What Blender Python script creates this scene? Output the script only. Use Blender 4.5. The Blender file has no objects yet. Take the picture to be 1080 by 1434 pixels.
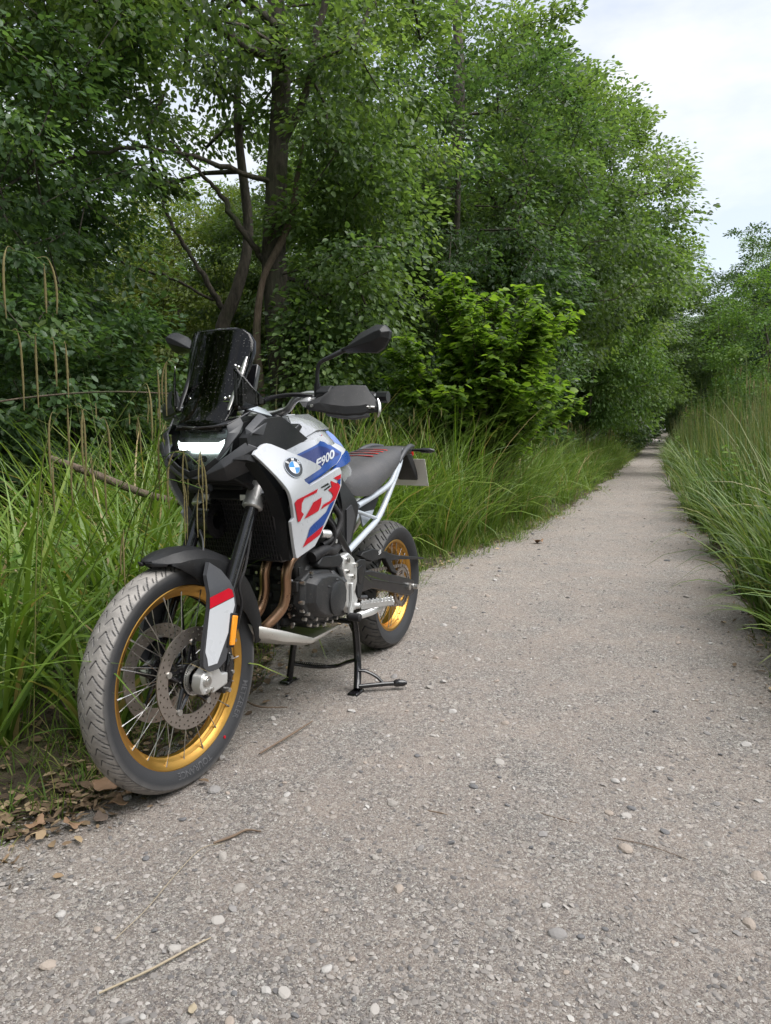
import bpy, math, random
import numpy as np
from mathutils import Vector, Matrix
from mathutils.geometry import delaunay_2d_cdt

R = math.radians
SC = bpy.context.scene
COL = SC.collection
rng = np.random.default_rng(11)
random.seed(11)

# ------------------------------------------------------------------ camera
cam_data = bpy.data.cameras.new("camera")
cam = bpy.data.objects.new("camera", cam_data)
COL.objects.link(cam)
cam.location = (0, 0, 1.093)
cam.rotation_euler = (R(90 - 6.458), 0, 0)
cam_data.sensor_fit = 'VERTICAL'
cam_data.sensor_height = 24.0
cam_data.lens = 24.0 * 1030.6 / 1434
cam_data.clip_start = 0.05
cam_data.clip_end = 3000
SC.camera = cam

# ------------------------------------------------------------------ sky, sun, exposure
SUN_EL, SUN_ROT = R(60), R(112)
world = bpy.data.worlds.new("World")
SC.world = world
world.use_nodes = True
wn, wl = world.node_tree.nodes, world.node_tree.links
wn.clear()
w_out = wn.new('ShaderNodeOutputWorld')
w_bg = wn.new('ShaderNodeBackground')
w_bg.inputs['Strength'].default_value = 0.085
w_sky = wn.new('ShaderNodeTexSky')
w_sky.sky_type = 'NISHITA'
w_sky.sun_disc = False
w_sky.sun_elevation = SUN_EL
w_sky.sun_rotation = SUN_ROT
w_tc = wn.new('ShaderNodeTexCoord')
w_map = wn.new('ShaderNodeMapping')
w_map.inputs['Scale'].default_value = (1.0, 1.0, 2.6)
w_noise = wn.new('ShaderNodeTexNoise')
w_noise.inputs['Scale'].default_value = 2.9
w_noise.inputs['Detail'].default_value = 7
w_noise.inputs['Roughness'].default_value = 0.55
w_ramp = wn.new('ShaderNodeValToRGB')
w_ramp.color_ramp.elements[0].position = 0.44
w_ramp.color_ramp.elements[0].color = (0.52, 0.52, 0.52, 1)
w_ramp.color_ramp.elements[1].position = 0.70
w_ramp.color_ramp.elements[1].color = (0.97, 0.97, 0.97, 1)
w_mix = wn.new('ShaderNodeMixRGB')
w_mix.inputs['Color2'].default_value = (5.6, 5.65, 5.7, 1)      # bright cloud deck
wl.new(w_tc.outputs['Generated'], w_map.inputs['Vector'])
wl.new(w_map.outputs['Vector'], w_noise.inputs['Vector'])
wl.new(w_noise.outputs['Fac'], w_ramp.inputs['Fac'])
wl.new(w_ramp.outputs['Color'], w_mix.inputs['Fac'])
wl.new(w_sky.outputs['Color'], w_mix.inputs['Color1'])
wl.new(w_mix.outputs['Color'], w_bg.inputs['Color'])
wl.new(w_bg.outputs['Background'], w_out.inputs['Surface'])

sun_data = bpy.data.lights.new("sun", 'SUN')
sun_data.energy = 2.4
sun_data.angle = R(60)
sun_data.color = (1.0, 0.975, 0.94)
sun = bpy.data.objects.new("sun", sun_data)
COL.objects.link(sun)
# Nishita: rotation measured clockwise from +Y; the lamp looks along its -Z
sd = Vector((math.sin(SUN_ROT) * math.cos(SUN_EL), math.cos(SUN_ROT) * math.cos(SUN_EL), math.sin(SUN_EL)))
sun.rotation_euler = sd.to_track_quat('Z', 'Y').to_euler()

SC.view_settings.view_transform = 'Standard'
SC.view_settings.look = 'None'
SC.view_settings.exposure = 1.3
SC.view_settings.gamma = 1.0
SC.view_settings.use_curve_mapping = False
SC.render.engine = 'CYCLES'
SC.cycles.max_bounces = 8
SC.cycles.diffuse_bounces = 4
SC.cycles.glossy_bounces = 3
SC.cycles.transmission_bounces = 5
SC.cycles.transparent_max_bounces = 8
SC.cycles.caustics_reflective = False
SC.cycles.caustics_refractive = False
SC.cycles.sample_clamp_indirect = 6.0
SC.cycles.use_denoising = True

# ------------------------------------------------------------------ object helpers
def tag(o, label=None, cat=None, group=None, kind=None):
    if label: o['label'] = label
    if cat: o['category'] = cat
    if group: o['group'] = group
    if kind: o['kind'] = kind
    return o

def empty(name, loc=(0, 0, 0), rz=0.0, parent=None):
    o = bpy.data.objects.new(name, None)
    o.empty_display_size = 0.1
    o.location = loc
    o.rotation_euler = (0, 0, rz)
    COL.objects.link(o)
    if parent: o.parent = parent
    return o

def link_mesh(name, me, parent=None):
    o = bpy.data.objects.new(name, me)
    COL.objects.link(o)
    if parent: o.parent = parent
    return o

def mesh_np(name, V, F, mat, smooth=False):
    """Fast mesh from numpy: V (n,3); F a list of int arrays (m,k)."""
    me = bpy.data.meshes.new(name)
    V = np.asarray(V, np.float32)
    me.vertices.add(len(V))
    me.vertices.foreach_set('co', V.ravel())
    loops = np.concatenate([f.ravel() for f in F]).astype(np.int32)
    sizes = np.concatenate([np.full(len(f), f.shape[1], np.int32) for f in F])
    starts = np.concatenate([[0], np.cumsum(sizes)[:-1]]).astype(np.int32)
    me.loops.add(len(loops))
    me.loops.foreach_set('vertex_index', loops)
    me.polygons.add(len(sizes))
    me.polygons.foreach_set('loop_start', starts)
    me.polygons.foreach_set('loop_total', sizes)
    me.update(calc_edges=True)
    if smooth:
        me.polygons.foreach_set('use_smooth', np.ones(len(sizes), bool))
    if mat: me.materials.append(mat)
    return me

def rot_axis(p, ax, ang, org):
    p = np.asarray(p, float) - org
    c, s = math.cos(ang), math.sin(ang)
    return p * c + np.cross(ax, p) * s + np.outer(p @ ax, ax) * (1 - c) + org

def smooth_path(pts, k=6):
    """Catmull-Rom through the points."""
    P = np.asarray(pts, float)
    P = np.vstack([2 * P[0] - P[1], P, 2 * P[-1] - P[-2]])
    out = []
    for i in range(1, len(P) - 2):
        a, b, c, d = P[i - 1], P[i], P[i + 1], P[i + 2]
        for t in np.linspace(0, 1, k, endpoint=False):
            out.append(.5 * (2 * b + (c - a) * t + (2 * a - 5 * b + 4 * c - d) * t * t + (3 * b - a - 3 * c + d) * t ** 3))
    out.append(P[-2])
    return np.array(out)

class MB:
    """Collects shapes and links them as one mesh object."""
    def __init__(self):
        self.V, self.F, self.n = [], [], 0
    def add(self, V, F):
        V = np.asarray(V, float).reshape(-1, 3)
        self.V.append(V)
        self.F += [tuple(int(i) + self.n for i in f) for f in F]
        self.n += len(V)
        return self
    def grid(self, P, cu=False, cv=False):
        P = np.asarray(P, float)
        m, n = P.shape[:2]
        F = []
        for i in range(m if cu else m - 1):
            for j in range(n if cv else n - 1):
                a, b = i * n + j, i * n + (j + 1) % n
                c, d = ((i + 1) % m) * n + (j + 1) % n, ((i + 1) % m) * n + j
                F.append((a, b, c, d))
        return self.add(P.reshape(-1, 3), F)
    def tube(self, pts, r, n=10, caps=True, flat=None):
        P = np.asarray(pts, float)
        r = np.full(len(P), r) if np.isscalar(r) else np.asarray(r, float)
        if len(r) != len(P): r = np.interp(np.linspace(0, 1, len(P)), np.linspace(0, 1, len(r)), r)
        T = np.gradient(P, axis=0); T /= np.linalg.norm(T, axis=1)[:, None] + 1e-12
        a = np.array([0, 0, 1.0]) if abs(T[0, 2]) < .9 else np.array([1.0, 0, 0])
        x = np.cross(T[0], a); x /= np.linalg.norm(x)
        ang = np.linspace(0, 2 * np.pi, n, endpoint=False)
        rings = []
        for i in range(len(P)):
            x = x - T[i] * (x @ T[i]); x /= np.linalg.norm(x)
            y = np.cross(T[i], x)
            fy = 1.0 if flat is None else flat
            rings.append(P[i] + r[i] * (np.outer(np.cos(ang), x) + fy * np.outer(np.sin(ang), y)))
        b = self.n
        self.grid(np.array(rings), cv=True)
        if caps:
            self.F.append(tuple(b + k for k in range(n))[::-1])
            e = b + (len(P) - 1) * n
            self.F.append(tuple(e + k for k in range(n)))
        return self
    def cyl(self, a, b, r, n=16, r2=None):
        return self.tube([a, b], [r, r if r2 is None else r2], n)
    def box(self, c, s, rot=None):
        x, y, z = np.array(s) / 2
        V = np.array([(i * x, j * y, k * z) for i in (-1, 1) for j in (-1, 1) for k in (-1, 1)], float)
        if rot is not None: V = V @ np.array(rot).T
        return self.add(V + np.array(c), [(0, 1, 3, 2), (4, 6, 7, 5), (0, 4, 5, 1), (2, 3, 7, 6), (0, 2, 6, 4), (1, 5, 7, 3)])
    def prism(self, poly, v0, v1, scale1=1.0):
        """Polygon in the (u, z) plane pushed from v0 to v1."""
        P = np.asarray(poly, float); n = len(P)
        ar = np.sum(P[:, 0] * np.roll(P[:, 1], -1) - P[:, 1] * np.roll(P[:, 0], -1))
        if ar < 0: P = P[::-1]
        c = P.mean(0); P1 = c + (P - c) * scale1
        if v1 < v0: P, P1, v0, v1 = P1, P, v1, v0
        V = np.vstack([np.c_[P[:, 0], np.full(n, v0), P[:, 1]], np.c_[P1[:, 0], np.full(n, v1), P1[:, 1]]])
        return self.add(V, [tuple(range(n)), tuple(range(2 * n - 1, n - 1, -1))] + [(i, n + i, n + (i + 1) % n, (i + 1) % n) for i in range(n)])
    def lathe(self, prof, n=64, c=(0, 0, 0), closed=True, caps=False):
        """Profile of (radius, v) turned round the v axis."""
        a = np.linspace(0, 2 * np.pi, n, endpoint=False)
        P = np.array([[(c[0] + r * math.cos(t), c[1] + w, c[2] + r * math.sin(t)) for (r, w) in prof] for t in a])
        return self.grid(P, cu=True, cv=closed)
    def disc(self, c, r, v0, v1, n=24):
        return self.lathe([(1e-4, v0), (r * .93, v0), (r, v0 + (v1 - v0) * .15), (r, v1 - (v1 - v0) * .25), (r * .9, v1), (1e-4, v1)], n, c, closed=False)
    def loft(self, secs, closed=True, caps=True):
        S = np.asarray(secs, float)
        b = self.n; m, n = S.shape[:2]
        self.grid(S, cv=closed)
        if caps:
            self.F.append(tuple(b + k for k in range(n)))
            self.F.append(tuple(b + (m - 1) * n + k for k in range(n))[::-1])
        return self
    def mirror(self):
        """A copy on the other side of the bike."""
        o = MB(); V = np.vstack(self.V).copy(); V[:, 1] *= -1
        o.add(V, [f[::-1] for f in self.F]); return o
    def move(self, fn):
        V = np.vstack(self.V); self.V = [fn(V)]; return self
    def mesh(self, name, mat, smooth=40):
        me = bpy.data.meshes.new(name)
        me.from_pydata(np.vstack(self.V).tolist(), [], self.F)
        me.validate()
        if smooth:
            me.polygons.foreach_set('use_smooth', np.ones(len(me.polygons), bool))
            me.update()
            me.set_sharp_from_angle(angle=R(smooth))
        me.materials.append(mat)
        return me
    def build(self, name, mat, parent=None, smooth=40, bevel=0, sub=0, label=None, fix=True):
        me = self.mesh(name, mat, smooth)
        if fix:
            import bmesh
            bm = bmesh.new(); bm.from_mesh(me)
            bmesh.ops.recalc_face_normals(bm, faces=bm.faces)
            bm.to_mesh(me); bm.free()
        o = link_mesh(name, me, parent)
        if sub:
            m = o.modifiers.new('sub', 'SUBSURF'); m.levels = m.render_levels = sub
        if bevel:
            m = o.modifiers.new('bev', 'BEVEL'); m.width = bevel; m.segments = 2; m.limit_method = 'ANGLE'; m.angle_limit = R(35)
        if label: o['label'] = label
        return o

def rbf(pts):
    """Thin-plate surface v(u, z) through control points (u, z, v)."""
    C = np.array(pts, float); X = C[:, :2]; n = len(X)
    k = lambda r: np.where(r > 0, r * r * np.log(np.maximum(r, 1e-9)), 0)
    A = np.zeros((n + 3, n + 3))
    A[:n, :n] = k(np.linalg.norm(X[:, None] - X[None], axis=2)) + np.eye(n) * 1e-3
    A[:n, n] = 1; A[:n, n + 1:] = X; A[n:, :n] = A[:n, n:].T
    w = np.linalg.solve(A, np.r_[C[:, 2], 0, 0, 0])
    def g(p):
        p = np.atleast_2d(p)
        r = np.linalg.norm(p[:, None] - X[None], axis=2)
        return k(r) @ w[:n] + w[n] + p @ w[n + 1:]
    return g

def sheet_mesh(poly, step):
    """Triangulated polygon with inner points: (points 2D, faces, rim edges)."""
    P = np.asarray(poly, float)
    B = []
    for i in range(len(P)):
        a, b = P[i], P[(i + 1) % len(P)]
        k = max(1, int(np.ceil(np.linalg.norm(b - a) / step)))
        B += [a + (b - a) * t / k for t in range(k)]
    B = np.array(B); nb = len(B)
    lo, hi = P.min(0), P.max(0)
    gx, gy = np.meshgrid(np.arange(lo[0] + step / 2, hi[0], step), np.arange(lo[1] + step / 2, hi[1], step))
    I = np.c_[gx.ravel(), gy.ravel()]
    inside = np.zeros(len(I), bool)
    for i in range(len(P)):
        a, b = P[i], P[(i + 1) % len(P)]
        cond = (a[1] > I[:, 1]) != (b[1] > I[:, 1])
        with np.errstate(all='ignore'):
            xs = (b[0] - a[0]) * (I[:, 1] - a[1]) / (b[1] - a[1]) + a[0]
        inside ^= cond & (I[:, 0] < xs)
    I = I[inside]
    if len(I):
        d = np.min(np.linalg.norm(I[:, None] - B[None], axis=2), axis=1)
        I = I[d > step * .4]
    pts = [Vector(p) for p in np.vstack([B, I])]
    vs, _, fs, *_ = delaunay_2d_cdt(pts, [(i, (i + 1) % nb) for i in range(nb)], [list(range(nb))], 1, 1e-7)
    cnt = {}
    for f in fs:
        for i in range(len(f)):
            e = (f[i], f[(i + 1) % len(f)])
            cnt[tuple(sorted(e))] = cnt.get(tuple(sorted(e)), 0) + 1
    rim = [(f[i], f[(i + 1) % len(f)]) for f in fs for i in range(len(f)) if cnt[tuple(sorted((f[i], f[(i + 1) % len(f)])))] == 1]
    return np.array([tuple(v) for v in vs]), [tuple(f) for f in fs], rim

def side_sheet(poly, g, off=0.0, th=0.0, step=0.025):
    """Sheet lying on the side surface v = g(u, z): poly in (u, z)."""
    V, F, rim = sheet_mesh(poly, step)
    v = g(V) + off
    m = MB(); n = len(V)
    front = np.c_[V[:, 0], v, V[:, 1]]
    if th == 0: return m.add(front, F)
    back = np.c_[V[:, 0], v - th, V[:, 1]]
    return m.add(np.vstack([front, back]), F + [tuple(n + i for i in f[::-1]) for f in F] + [(b, a, n + a, n + b) for a, b in rim])

# ------------------------------------------------------------------ material helpers
def mat_new(name):
    m = bpy.data.materials.new(name); m.use_nodes = True
    nt = m.node_tree; b = nt.nodes['Principled BSDF']
    return m, nt, b

def simple_mat(name, col, rough=.5, metal=0.0, coat=0.0, dust=0.0, dust_col=(.22, .19, .16), scale=120, bump=0.0, spec=.5, rvar=0.12):
    """Plain surface with uneven gloss and splashes of dried road dust."""
    m, nt, b = mat_new(name); N, L = nt.nodes, nt.links
    b.inputs['Base Color'].default_value = (*col, 1)
    b.inputs['Metallic'].default_value = metal
    b.inputs['Coat Weight'].default_value = coat
    b.inputs['Coat Roughness'].default_value = .08
    b.inputs['Specular IOR Level'].default_value = spec
    tc = N.new('ShaderNodeTexCoord')
    nz = N.new('ShaderNodeTexNoise'); nz.inputs['Scale'].default_value = 22; nz.inputs['Detail'].default_value = 5
    L.new(tc.outputs['Object'], nz.inputs['Vector'])
    mr = N.new('ShaderNodeMapRange'); mr.inputs['To Min'].default_value = max(.03, rough - rvar); mr.inputs['To Max'].default_value = min(1, rough + rvar)
    L.new(nz.outputs['Fac'], mr.inputs['Value']); L.new(mr.outputs['Result'], b.inputs['Roughness'])
    if dust > 0:
        n2 = N.new('ShaderNodeTexNoise'); n2.inputs['Scale'].default_value = scale; n2.inputs['Detail'].default_value = 3
        L.new(tc.outputs['Object'], n2.inputs['Vector'])
        n3 = N.new('ShaderNodeTexNoise'); n3.inputs['Scale'].default_value = 7; n3.inputs['Detail'].default_value = 4
        L.new(tc.outputs['Object'], n3.inputs['Vector'])
        r2 = N.new('ShaderNodeValToRGB'); r2.color_ramp.elements[0].position = .60; r2.color_ramp.elements[1].position = .78
        L.new(n2.outputs['Fac'], r2.inputs['Fac'])
        r3 = N.new('ShaderNodeValToRGB'); r3.color_ramp.elements[0].position = .38; r3.color_ramp.elements[1].position = .72
        L.new(n3.outputs['Fac'], r3.inputs['Fac'])
        ad = N.new('ShaderNodeMath'); ad.operation = 'MULTIPLY_ADD'; ad.inputs[1].default_value = .35
        L.new(r3.outputs['Color'], ad.inputs[0]); L.new(r2.outputs['Color'], ad.inputs[2])
        mu = N.new('ShaderNodeMath'); mu.operation = 'MULTIPLY'; mu.inputs[1].default_value = dust; mu.use_clamp = True
        L.new(ad.outputs[0], mu.inputs[0])
        mx = N.new('ShaderNodeMixRGB'); mx.inputs['Color1'].default_value = (*col, 1); mx.inputs['Color2'].default_value = (*dust_col, 1)
        L.new(mu.outputs[0], mx.inputs['Fac']); L.new(mx.outputs['Color'], b.inputs['Base Color'])
        if metal > 0:
            sb = N.new('ShaderNodeMath'); sb.operation = 'SUBTRACT'; sb.inputs[0].default_value = metal
            L.new(mu.outputs[0], sb.inputs[1]); L.new(sb.outputs[0], b.inputs['Metallic'])
    if bump > 0:
        n4 = N.new('ShaderNodeTexNoise'); n4.inputs['Scale'].default_value = 700; n4.inputs['Detail'].default_value = 2
        L.new(tc.outputs['Object'], n4.inputs['Vector'])
        bp = N.new('ShaderNodeBump'); bp.inputs['Strength'].default_value = bump; bp.inputs['Distance'].default_value = .001
        L.new(n4.outputs['Fac'], bp.inputs['Height']); L.new(bp.outputs['Normal'], b.inputs['Normal'])
    return m
# ================================================================== GROUND AND PATH
PL = np.array([(-2.9, -4), (-1.75, 0), (-1.06, 1.75), (-.80, 2.11), (-.61, 3.05), (-.35, 3.96), (.34, 5.74), (1.0, 6.81), (1.75, 8.35), (3.60, 12.6), (7.5, 22.8), (13.2, 38), (20.1, 57), (25.2, 70), (29.0, 84)])
PR = np.array([(.3, -4), (1.0, 0), (1.52, 2.0), (1.84, 3.34), (2.05, 3.96), (2.62, 5.59), (3.02, 7.02), (4.50, 11.3), (7.3, 19), (14.4, 38), (21.6, 57), (26.5, 70), (30.4, 84)])
xL = lambda y: np.interp(y, PL[:, 1], PL[:, 0])
xR = lambda y: np.interp(y, PR[:, 1], PR[:, 0])

def noise2(x, y, seed=0, f=1.0):
    """Cheap smooth value noise."""
    def h(i, j):
        n = (i * 374761393 + j * 668265263 + seed * 144665) & 0x7fffffff
        n = ((n ^ (n >> 13)) * 1274126177) & 0x7fffffff
        return ((n ^ (n >> 16)) & 0xffff) / 65535.0
    x, y = np.asarray(x) * f, np.asarray(y) * f
    i, j = np.floor(x).astype(np.int64), np.floor(y).astype(np.int64)
    a, b = x - i, y - j
    a, b = a * a * (3 - 2 * a), b * b * (3 - 2 * b)
    return (h(i, j) * (1 - a) + h(i + 1, j) * a) * (1 - b) + (h(i, j + 1) * (1 - a) + h(i + 1, j + 1) * a) * b

def ground_z(x, y):
    """Banks rise a little on both sides of the path."""
    dl, dr = xL(y) - x, x - xR(y)
    d = np.maximum(np.maximum(dl, dr), 0)
    return -.012 + np.minimum(d, .25) * .04 + np.clip(d - .3, 0, 6) * .035 + (noise2(x, y, 3, .9) - .5) * .16 * np.clip(d - .2, 0, 1)

def mk_soil():
    m, nt, b = mat_new('woodland_soil'); N, L = nt.nodes, nt.links
    tc = N.new('ShaderNodeTexCoord')
    n1 = N.new('ShaderNodeTexNoise'); n1.inputs['Scale'].default_value = 3.5; n1.inputs['Detail'].default_value = 9; n1.inputs['Roughness'].default_value = .7
    L.new(tc.outputs['Object'], n1.inputs['Vector'])
    rp = N.new('ShaderNodeValToRGB'); e = rp.color_ramp.elements
    e[0].position = .3; e[0].color = (.030, .023, .016, 1); e[1].position = .72; e[1].color = (.085, .080, .035, 1)
    k = e.new(.5); k.color = (.070, .052, .035, 1)
    L.new(n1.outputs['Fac'], rp.inputs['Fac']); L.new(rp.outputs['Color'], b.inputs['Base Color'])
    b.inputs['Roughness'].default_value = .95
    n2 = N.new('ShaderNodeTexNoise'); n2.inputs['Scale'].default_value = 60; n2.inputs['Detail'].default_value = 6
    L.new(tc.outputs['Object'], n2.inputs['Vector'])
    bp = N.new('ShaderNodeBump'); bp.inputs['Distance'].default_value = .02; bp.inputs['Strength'].default_value = .8
    L.new(n2.outputs['Fac'], bp.inputs['Height']); L.new(bp.outputs['Normal'], b.inputs['Normal'])
    return m

def mk_gravel():
    m, nt, b = mat_new('compacted_gravel'); N, L = nt.nodes, nt.links
    tc = N.new('ShaderNodeTexCoord')
    def vor(scale, feat='F1'):
        v = N.new('ShaderNodeTexVoronoi'); v.inputs['Scale'].default_value = scale; v.feature = feat
        L.new(tc.outputs['Object'], v.inputs['Vector']); return v
    def noise(scale, det=5, ro=.55):
        v = N.new('ShaderNodeTexNoise'); v.inputs['Scale'].default_value = scale; v.inputs['Detail'].default_value = det; v.inputs['Roughness'].default_value = ro
        L.new(tc.outputs['Object'], v.inputs['Vector']); return v
    va, vb, vc = vor(340), vor(140), vor(42)
    def grey(v):
        s = N.new('ShaderNodeSeparateColor'); L.new(v.outputs['Color'], s.inputs[0]); return s
    sa, sb, sc = grey(va), grey(vb), grey(vc)
    rp = N.new('ShaderNodeValToRGB'); e = rp.color_ramp.elements          # small chippings
    e[0].position = 0; e[0].color = (0.080, 0.074, 0.072, 1); e[1].position = 1; e[1].color = (0.620, 0.612, 0.559, 1)
    k = e.new(.45); k.color = (0.273, 0.246, 0.226, 1); k = e.new(.8); k.color = (0.399, 0.362, 0.330, 1)
    L.new(sa.outputs[0], rp.inputs['Fac'])
    rq = N.new('ShaderNodeValToRGB'); e = rq.color_ramp.elements          # middle stones
    e[0].position = 0; e[0].color = (0.113, 0.113, 0.120, 1); e[1].position = 1; e[1].color = (0.620, 0.599, 0.559, 1)
    k = e.new(.5); k.color = (0.279, 0.259, 0.246, 1)
    L.new(sb.outputs[0], rq.inputs['Fac'])
    sel = N.new('ShaderNodeMath'); sel.operation = 'GREATER_THAN'; sel.inputs[1].default_value = .72; L.new(sb.outputs[1], sel.inputs[0])
    mx = N.new('ShaderNodeMixRGB'); L.new(sel.outputs[0], mx.inputs['Fac']); L.new(rp.outputs['Color'], mx.inputs['Color1']); L.new(rq.outputs['Color'], mx.inputs['Color2'])
    sel2 = N.new('ShaderNodeMath'); sel2.operation = 'GREATER_THAN'; sel2.inputs[1].default_value = .84; L.new(sc.outputs[1], sel2.inputs[0])
    ed = N.new('ShaderNodeMath'); ed.operation = 'LESS_THAN'; ed.inputs[1].default_value = .42; L.new(vc.outputs['Distance'], ed.inputs[0])
    pr = N.new('ShaderNodeMath'); pr.operation = 'MULTIPLY'; L.new(sel2.outputs[0], pr.inputs[0]); L.new(ed.outputs[0], pr.inputs[1])
    mx2 = N.new('ShaderNodeMixRGB'); L.new(pr.outputs[0], mx2.inputs['Fac']); L.new(mx.outputs['Color'], mx2.inputs['Color1']); rz = N.new('ShaderNodeValToRGB'); rz.color_ramp.elements[0].color = (0.200, 0.193, 0.193, 1); rz.color_ramp.elements[1].color = (0.559, 0.519, 0.479, 1); L.new(sc.outputs[0], rz.inputs['Fac']); L.new(rz.outputs['Color'], mx2.inputs['Color2'])
    # fine dust filling the gaps in patches
    n1 = noise(3.4, 9, .66)
    r1 = N.new('ShaderNodeValToRGB'); r1.color_ramp.elements[0].position = .36; r1.color_ramp.elements[1].position = .76; r1.color_ramp.elements[0].color = (.08, .08, .08, 1)
    L.new(n1.outputs['Fac'], r1.inputs['Fac'])
    mu = N.new('ShaderNodeMath'); mu.operation = 'MULTIPLY'; mu.inputs[1].default_value = .66; L.new(r1.outputs['Color'], mu.inputs[0])
    mx3 = N.new('ShaderNodeMixRGB'); L.new(mu.outputs[0], mx3.inputs['Fac']); L.new(mx2.outputs['Color'], mx3.inputs['Color1']); mx3.inputs['Color2'].default_value = (0.439, 0.356, 0.303, 1)
    # broad tone changes and faint wheel tracks of packed fines
    n2 = noise(.55, 5)
    hs = N.new('ShaderNodeMapRange'); hs.inputs['To Min'].default_value = .84; hs.inputs['To Max'].default_value = 1.24; L.new(n2.outputs['Fac'], hs.inputs['Value'])
    mv = N.new('ShaderNodeMixRGB'); mv.blend_type = 'MULTIPLY'; mv.inputs['Fac'].default_value = 1
    L.new(mx3.outputs['Color'], mv.inputs['Color1']); L.new(hs.outputs['Result'], mv.inputs['Color2'])
    L.new(mv.outputs['Color'], b.inputs['Base Color'])
    b.inputs['Roughness'].default_value = .92; b.inputs['Specular IOR Level'].default_value = .25
    # relief
    h = N.new('ShaderNodeMath'); h.operation = 'MULTIPLY_ADD'; h.inputs[1].default_value = -.5; L.new(va.outputs['Distance'], h.inputs[0])
    h2 = N.new('ShaderNodeMath'); h2.operation = 'MULTIPLY'; h2.inputs[1].default_value = -1.0; L.new(vb.outputs['Distance'], h2.inputs[0]); 
    h3 = N.new('ShaderNodeMath'); h3.operation = 'MULTIPLY'; L.new(h2.outputs[0], h3.inputs[0]); L.new(sel.outputs[0], h3.inputs[1]); L.new(h3.outputs[0], h.inputs[2])
    bp = N.new('ShaderNodeBump'); bp.inputs['Distance'].default_value = .008; bp.inputs['Strength'].default_value = 1.0
    n5 = noise(150, 6, .75); h5 = N.new('ShaderNodeMath'); h5.operation = 'MULTIPLY_ADD'; h5.inputs[1].default_value = 1.6; L.new(n5.outputs['Fac'], h5.inputs[0]); L.new(h.outputs[0], h5.inputs[2])
    L.new(h5.outputs[0], bp.inputs['Height']); L.new(bp.outputs['Normal'], b.inputs['Normal'])
    return m
M_soil, M_gravel = mk_soil(), mk_gravel()

gx = np.r_[np.linspace(-220, -20, 14), np.arange(-18, 30, .35), np.linspace(32, 240, 14)]
gy = np.r_[np.linspace(-200, -8, 12), np.arange(-6, 40, .35), np.arange(41, 100, 2), np.linspace(105, 500, 14)]
GX, GY = np.meshgrid(gx, gy, indexing='ij')
GV = np.stack([GX, GY, ground_z(GX, GY)], -1).reshape(-1, 3)
i, j = np.meshgrid(np.arange(len(gx) - 1), np.arange(len(gy) - 1), indexing='ij')
n = len(gy)
GF = np.stack([i * n + j, (i + 1) * n + j, (i + 1) * n + j + 1, i * n + j + 1], -1).reshape(-1, 4)
ground = tag(link_mesh('ground', mesh_np('ground', GV, [GF], M_soil, True)), kind='structure')
ys = np.r_[np.arange(-4, 14, .06), np.arange(14, 84, .4)]
rows = []
for y in ys:
    a = xL(y) - .10 + (noise2(y, 0, 5, 2.2) - .5) * .20 + (noise2(y, 0, 6, 9) - .5) * .08
    b = xR(y) + .12 + (noise2(y, 0, 7, 2.2) - .5) * .20 + (noise2(y, 0, 8, 9) - .5) * .08
    t = np.linspace(0, 1, 30); x = a + (b - a) * t
    z = .004 + .012 * np.sin(t * np.pi) + (noise2(x, np.full(30, y), 9, 1.6) - .5) * .012 * np.sin(t * np.pi)
    z = z * np.minimum(1, np.minimum(t, 1 - t) * 8) - .016 * (np.minimum(t, 1 - t) < .001) - .004
    rows.append(np.c_[x, np.full(30, y), z])
rows = np.array(rows); m_, n_ = rows.shape[:2]
i, j = np.meshgrid(np.arange(m_ - 1), np.arange(n_ - 1), indexing='ij')
PF = np.stack([i * n_ + j, i * n_ + j + 1, (i + 1) * n_ + j + 1, (i + 1) * n_ + j], -1).reshape(-1, 4)
path = tag(link_mesh('path', mesh_np('path', rows.reshape(-1, 3), [PF], M_gravel, True)), kind='structure')

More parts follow.
